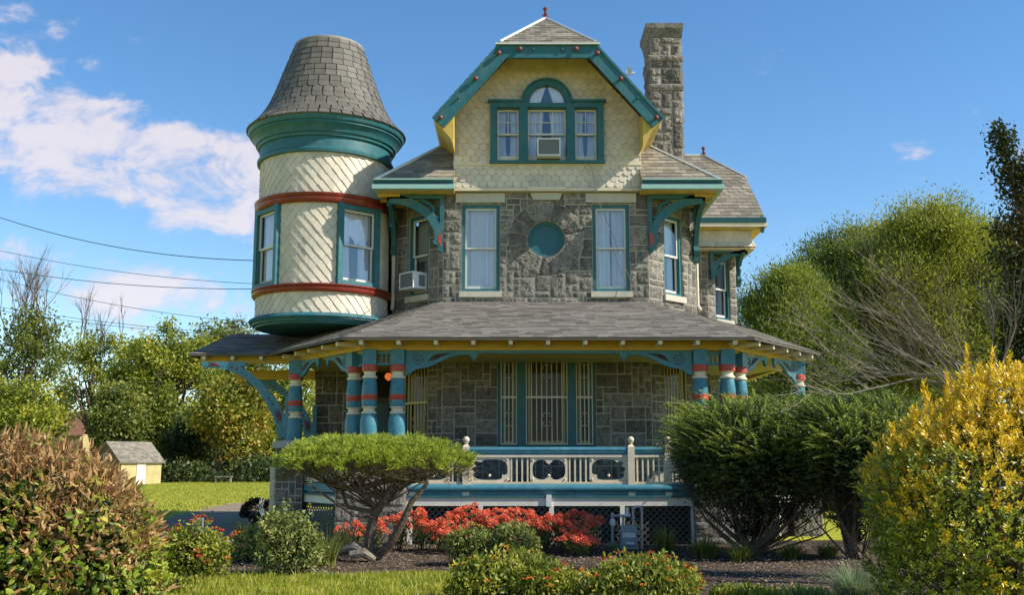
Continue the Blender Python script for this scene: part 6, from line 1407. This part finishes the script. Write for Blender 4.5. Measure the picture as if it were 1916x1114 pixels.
# wicker chair on the porch
M['wick']=mat('brown_wicker',(.12,.09,.05),.8,.3,30,.6,60)
wc=Vector((P(718,780,22.0)[0],22.2,.93)); wr_=empty('wicker_chair',tuple(wc),'high-backed brown wicker chair on the porch behind the grouped posts','chair')
b=MB(); rows=[]
for j in range(9):
    t=j/8; row=[]
    for i in range(13): a_=-1.2+2.4*i/12; r=.34+.06*t; row.append((wc.x+math.sin(a_)*r,wc.y+math.cos(a_)*r*.8-.1,wc.z+.42+.85*t*(.75+.25*math.cos(a_))))
    rows.append(row)
b.grid(rows); b.build('backrest',M['wick'],wr_,smooth=True)
b=MB(); b.wbox(wc.x-.3,wc.x+.3,wc.y-.35,wc.y+.2,wc.z+.36,wc.z+.44); b.build('seat',M['wick'],wr_)
for sx_ in(-1,1):
    for sy_ in(-1,1):
        b=MB(); b.tube([(wc.x+sx_*.26,wc.y-.08+sy_*.24,wc.z),(wc.x+sx_*.27,wc.y-.08+sy_*.24,wc.z+.37)],.025,6); b.build('leg',M['wick'],wr_)
# gas meter
my=19.3
def mp(px,py,Y=my): a_,c_=P(px,py,Y); return Vector((a_,Y,c_))
mr_=empty('gas_meter',(mp(1172,1010).x,my,0),'grey gas meter with looping pipes in front of the porch lattice','gas meter')
b=MB(); a0=mp(1162,1028); a1=mp(1190,985); b.hexa([(a0.x-.02,my-.12,a0.z),(a1.x+.02,my-.12,a0.z),(a1.x+.02,my+.1,a0.z),(a0.x-.02,my+.1,a0.z),(a0.x,my-.11,a1.z),(a1.x,my-.11,a1.z),(a1.x,my+.09,a1.z),(a0.x,my+.09,a1.z)]); b.wbox(a0.x-.03,a1.x+.03,my-.14,my+.11,a1.z-.10,a1.z-.07); b.build('meter_body',M['meter'],mr_)
b=MB(); b.wbox(a0.x+.02,a1.x-.03,my-.135,my-.10,a1.z-.20,a1.z-.11); b.lathe((a0.x+.15,my-.11,a1.z-.33),[(.08,0),(.09,.02),(.08,.05)],14); b.build('dial_plate',M['plastic'],mr_)
b=MB()
b.tube([mp(1185,985),mp(1185,953),mp(1190,949),mp(1198,949),mp(1201,954),mp(1201,1030)],.024,8)
b.tube([mp(1166,985),mp(1166,967)],.024,8); b.tube([mp(1145,966),mp(1178,966)],.022,8); b.tube([mp(1146,962),mp(1146,1030)],.022,8)
for c in((1146,964),(1166,967),(1185,953),(1201,954),(1201,992),(1185,972)): b.ball(mp(*c),.038,8)
b.build('pipe',M['pipe'],mr_,smooth=True)
b=MB(); v=mp(1174,966); b.lathe((v.x,v.y,v.z),[(.06,-.01),(.065,.01),(.03,.06),(.03,.09),(.035,.10),(.035,.15)],12); v=mp(1146,978); b.lathe((v.x,v.y-.02,v.z),[(.03,-.08),(.055,-.05),(.055,.03),(.03,.06)],10); b.build('regulator',M['plastic'],mr_,smooth=True)
# pumpkin, stone, sign, rabbit stake
v=P(448,990,20.5); pk=empty('pumpkin',(v[0],20.5,0),'orange pumpkin lying by the gravel drive','pumpkin'); M['pump']=mat('orange_pumpkin_skin',(.55,.10,.015),.45,.1,8)
b=MB(); rows=[]
for j in range(9):
    t=.05+(PI-.1)*j/8; rows.append([(v[0]+.19*math.sin(t)*(1+.05*math.cos(8*2*PI*i/48))*math.cos(2*PI*i/48),20.5+.17*math.sin(t)*(1+.05*math.cos(8*2*PI*i/48))*math.sin(2*PI*i/48),.15-.13*math.cos(t)) for i in range(48)])
b.grid(rows,True); b.build('shell',M['pump'],pk,smooth=True); b=MB(); b.tube([(v[0],20.5,.27),(v[0]+.03,20.5,.34)],[.02,.015],6); b.build('stalk',M['twig'],pk)
v=P(436,1000,20.0); b=MB(); b.ball((v[0],20.0,.06),.15,12,(1.2,.8,.55)); o=b.build('garden_stone',M['concrete'],smooth=True); tag(o,'smooth pale grey stone beside the pumpkin','stone')
v=P(371,979,16.5); sr=empty('garden_sign',(v[0],16.5,0),'small square white garden sign on a stake above the red-orange lantana','sign'); b=MB(); b.wbox(v[0]-.08,v[0]+.08,16.49,16.5,v[1]-.075,v[1]+.075); b.build('sign_board',M['white'],sr)
b=MB(); b.tube([(v[0],16.51,0),(v[0],16.51,v[1]+.12)],.008,5); b.tube([(v[0]-.03,16.5,v[1]+.08),(v[0]-.02,16.5,v[1]+.13),(v[0]+.02,16.5,v[1]+.13),(v[0]+.03,16.5,v[1]+.08)],.006,4); b.build('stake',M['wire'],sr)
b=MB()
rr=random.Random(2)
for i in range(6):
    x=v[0]-.062+.025*i; b.tube([(x,16.487,v[1]+.055),(x+rr.uniform(-.006,.006),16.487,v[1]+.0),(x+rr.uniform(-.004,.01),16.487,v[1]-.055)],.0035,4)
b.build('sign_lettering',M['ink'],sr)
v=P(490,950,18.5); rs_=empty('garden_stake',(v[0],18.5,0),'white leaf-shaped garden ornament on a thin stake by the clipped boxwood','ornament'); b=MB().frame((v[0],18.5,v[1]),0)
for pl in ([(0,-.17),(.05,-.12),(.05,-.06),(.02,-.02),(0,-.02),(-.04,-.07)],[(0,-.04),(.03,.06),(.04,.15),(.01,.10)],[(0,-.03),(-.05,.07),(-.04,.13),(-.01,.06)],[(0,-.03),(.0,.1),(-.02,.17),(-.02,.05)],[(-.01,-.03),(-.09,.03),(-.07,.05)]): b.prism(pl[::-1],-.008,.008)
b.build('white_cutout',M['white'],rs_); b=MB(); b.tube([(v[0],18.52,0),(v[0],18.52,v[1]-.1)],.006,5); b.build('stake',M['wire'],rs_)
# bench at the far tree line
v=P(418,898,74); bn=empty('bench',(v[0],74,0),'small dark bench under the trees at the far edge of the lawn','bench'); b=MB(); b.wbox(v[0]-.6,v[0]+.6,73.8,74.2,.42,.50); b.build('seat',M['barkg'],bn)
for s_ in(-1,1): b=MB(); b.wbox(v[0]+s_*.5-.05,v[0]+s_*.5+.05,73.85,74.15,0,.42); b.build('leg',M['barkg'],bn)
# shed
sy=70.0; c0=P(226,880,sy)[0]; ang=R(-30); sh_=empty('garden_shed',(c0,sy,0),'small pale yellow shed with grey shingled roof and brown gable beyond the lawn','shed')
u=Vector((math.cos(R(58)),math.sin(R(58)),0)); w=Vector((-math.sin(R(58)),math.cos(R(58)),0)); O=Vector((c0,sy,0)); Ls_,Ws_=3.3,2.9; ze=1.52; zr=2.85
M['shedy']=mat('pale_yellow_boards',(.50,.40,.18),.8,.2,2,stain=(.30,.24,.14),stain_amt=.6); M['shedb']=mat('brown_weathered_shingles',(.16,.10,.06),.85,.3,8)
def Q(a_,b_,z): return O+u*a_+w*b_+Vector((0,0,z))
b=MB(); b.hexa([Q(0,0,0),Q(Ls_,0,0),Q(Ls_,Ws_,0),Q(0,Ws_,0),Q(0,0,ze),Q(Ls_,0,ze),Q(Ls_,Ws_,ze),Q(0,Ws_,ze)]); b.build('wall',M['shedy'],sh_)
b=MB(); b.poly([Q(-.02,0,0),Q(-.02,0,ze),Q(-.02,Ws_/2,zr-.05),Q(-.02,Ws_,ze),Q(-.02,Ws_,0)]); b.build('gable_wall',M['shedb'],sh_); b=MB(); b.poly([Q(Ls_,0,ze),Q(Ls_,Ws_,ze),Q(Ls_,Ws_/2,zr)]); b.build('gable_wall',M['shedb'],sh_)
b=MB()
for q_ in([Q(-.2,-.15,ze-.06),Q(Ls_+.2,-.15,ze-.06),Q(Ls_+.2,Ws_/2,zr),Q(-.2,Ws_/2,zr)],[Q(Ls_+.2,Ws_+.15,ze-.06),Q(-.2,Ws_+.15,ze-.06),Q(-.2,Ws_/2,zr),Q(Ls_+.2,Ws_/2,zr)]):
    plane_tabs(b,q_,.3,.16,kind='rand',t=.02); b.slab(q_,.07)
b.build('roof',M['slate'],sh_)
b=MB(); b.hexa([Q(1.25,-.04,0),Q(1.95,-.04,0),Q(1.95,-.02,0),Q(1.25,-.02,0),Q(1.25,-.04,1.4),Q(1.95,-.04,1.4),Q(1.95,-.02,1.4),Q(1.25,-.02,1.4)]); b.build('door',M['white'],sh_)
b=MB(); b.hexa([Q(-.06,1.1,1.65),Q(-.06,1.8,1.65),Q(-.03,1.8,1.65),Q(-.03,1.1,1.65),Q(-.06,1.1,2.05),Q(-.06,1.8,2.05),Q(-.03,1.8,2.05),Q(-.03,1.1,2.05)]); wn_=b.build('window',M['white'],sh_)
b=MB()
for k in range(3): b.poly([Q(-.065,1.16+.2*k,1.7),Q(-.065,1.31+.2*k,1.7),Q(-.065,1.31+.2*k,2.0),Q(-.065,1.16+.2*k,2.0)])
b.build('pane',M['dark'],wn_)
# distant house
v=P(95,800,105); dh=empty('distant_house',(v[0],105,0),'distant house with a reddish roof glimpsed through the left trees','house'); b=MB(); b.wbox(v[0]-3,v[0]+3,105,111,0,4.2); b.build('wall',M['shedy'],dh)
b=MB(); b.slab([(v[0]-3.4,104.6,4.1),(v[0]+3.4,104.6,4.1),(v[0]+3.4,108,6.6),(v[0]-3.4,108,6.6)],.15); b.slab([(v[0]+3.4,111.4,4.1),(v[0]-3.4,111.4,4.1),(v[0]-3.4,108,6.6),(v[0]+3.4,108,6.6)],.15); b.build('roof',mat('reddish_roof_shingle',(.20,.09,.055),.8,.2,3),dh)
b=MB(); b.wbox(v[0]-1.6,v[0]-.6,104.95,105.0,1.6,3); b.wbox(v[0]+.8,v[0]+1.8,104.95,105.0,1.6,3); b.build('window',M['dark'],dh)
# overhead wires
def wire(a_,c_,label,Y0=31,Y1=28.2,sag=.25,r=.0075):
    p0=P(*a_,Y0); p1=P(*c_,Y1); A=Vector((p0[0],Y0,p0[1])); B=Vector((p1[0],Y1,p1[1])); d_=A-B; A2=A+d_*.7; pts=[]
    for i in range(25): t=i/24; q_=A2*(1-t)+B*t; s0=(A2-A).length/(A2-B).length; q_.z-=sag*4*(t*(1-t)-s0*(1-s0)*(1 if t<s0 else (1-t)/(1-s0))); pts.append(q_)
    b=MB(); b.tube(pts,r,5); o=b.build('overhead_wire',M['wire']); tag(o,label,'wire','overhead wires left of the turret')
wire((0,407),(492,488),'uppermost and thickest overhead wire left of the turret',r=.012,sag=.9)
wire((0,469),(492,532),'second overhead wire from the top, ending at the turret windows',sag=.5)
wire((0,504),(492,541),'third overhead wire from the top',sag=.5,r=.010)
wire((0,523),(490,606),'fourth overhead wire from the top, sloping down to the turret base',sag=.5)
wire((0,575),(490,628),'fifth overhead wire, crossing the treetops',sag=.3)
wire((0,582),(490,632),'lowest overhead wire, crossing the treetops just beneath another',sag=.3)
# pigeon in flight
by_=23.0; v=P(1178,138,by_); M['bird']=mat('blue_grey_feathers',(.38,.42,.48),.7,.15,20); M['birdd']=mat('dark_feathers',(.05,.06,.07),.7,.1,20)
bd=MB(); V0=Vector((v[0],by_,v[1])); bd.tube([V0+Vector((-.13,0,-.04)),V0+Vector((-.08,0,-.03)),V0+Vector((0,0,0)),V0+Vector((.07,0,.02)),V0+Vector((.10,0,.035)),V0+Vector((.13,0,.04))],[.008,.022,.035,.028,.022,.004],10)
bo=bd.build('pigeon',M['bird'],smooth=True); tag(bo,'small grey pigeon flying past the right slope of the gable','bird')
for s_ in(-1,1):
    b=MB(); tip=V0+Vector((-.04,s_*.10,.13)); rows=[[V0+Vector((.05,s_*.02,.02)),V0+Vector((-.05,s_*.02,.01))],[V0+Vector((.045,s_*.06,.09)),V0+Vector((-.06,s_*.06,.06))],[tip+Vector((.02,0,.02)),tip+Vector((-.03,0,0))]]
    b.grid(rows); b.grid([[p_+Vector((0,s_*.006,0)) for p_ in r_] for r_ in rows]); b.build('wing',M['bird'],bo)
b=MB(); b.prism([(0,0),(0,0),(0,0)],0,0) if False else b.tube([V0+Vector((-.12,0,-.04)),V0+Vector((-.17,0,-.055))],[.012,.02],6); b.build('tail',M['birdd'],bo)

# shrubs beyond the right end of the porch
LMk=LM['yg']
mound('leafy_bush','loose green bush seen between the yew trunk and the golden euonymus','shrub',P(1640,900,30)[0],30,1.5,1.2,1.5,2600,.16,LM['yg'],seed=71)
mound('leafy_bush','low green bush half hidden behind the wide yew','shrub',P(1535,900,34)[0],34,1.3,1.2,1.0,2000,.16,LM['ol'],seed=72)
# loose cables on the house
def cable(name,pts,label,r=.006):
    b=MB(); q=[Vector((P(a_,c_,Y)[0],Y,P(a_,c_,Y)[1])) for a_,c_,Y in pts]; out=[]
    for i in range(len(q)-1):
        for k in range(5):
            t=k/5; p0_,p1_,p2_,p3_=q[max(i-1,0)],q[i],q[i+1],q[min(i+2,len(q)-1)]; out.append(.5*((2*p1_)+(p2_-p0_)*t+(2*p0_-5*p1_+4*p2_-p3_)*t*t+(3*p1_-p0_-3*p2_+p3_)*t**3))
    out.append(q[-1]); b.tube(out,r,5); o=b.build(name,M['wire' if 'turret' in label else 'twig']); tag(o,label,'cable')
cable('loose_cable',[(1092,304,22.6),(1105,312,22.5),(1112,335,22.5),(1116,365,22.6),(1130,400,22.6),(1148,445,22.6),(1162,487,22.65),(1168,505,22.65)],'thin loose cable trailing from the gable down across the right front window')
cable('loose_cable',[(1168,498,22.65),(1178,520,22.65),(1183,545,22.6),(1200,562,22.5),(1208,583,21.9),(1185,596,21.5),(1175,585,21.8)],'looped loose cable end lying on the porch roof right of the right front window')
cable('loose_cable',[(702,566,22.75),(690,582,22.6),(660,597,22.45),(620,602,22.42),(570,600,22.42),(520,606,22.55)],'thin cable swagged round the bottom of the turret')

mound('leafy_weeds','low light-green leafy weeds at the bottom edge just right of the lantanas','weeds',fx(1395,11.9),11.9,.42,.35,.20,900,.085,LM['la'],seed=81,lz=.3)
mound('leafy_weeds','low green leafy weeds at the bottom edge beneath the arching grass clump','weeds',fx(1500,11.8),11.8,.36,.32,.19,800,.085,LM['pa'],seed=82,lz=.3)
n=1500; pts=np.concatenate([rnd_xy(700,-5,4.5,11.5,17),rnd_xy(800,-20,-5.6,26,60)]); base=np.concatenate([pts,np.full((n,1),.05)],1); far=(pts[:,1]>20)
D=np.concatenate([RG.normal(size=(n,2)),RG.normal(size=(n,1))*.15],1); S=np.cross(D,np.array([0,0,1.])+RG.normal(size=(n,3))*.3); V=quads(base,D,np.where(far,.10,RG.uniform(.03,.06,n)),np.where(far,.07,.03),S); o=npmesh('fallen_leaves',V,qf(n),LM['hb']); tag(o,'scattered fallen brown leaves on the grass and mulch','fallen leaves',None,'stuff')
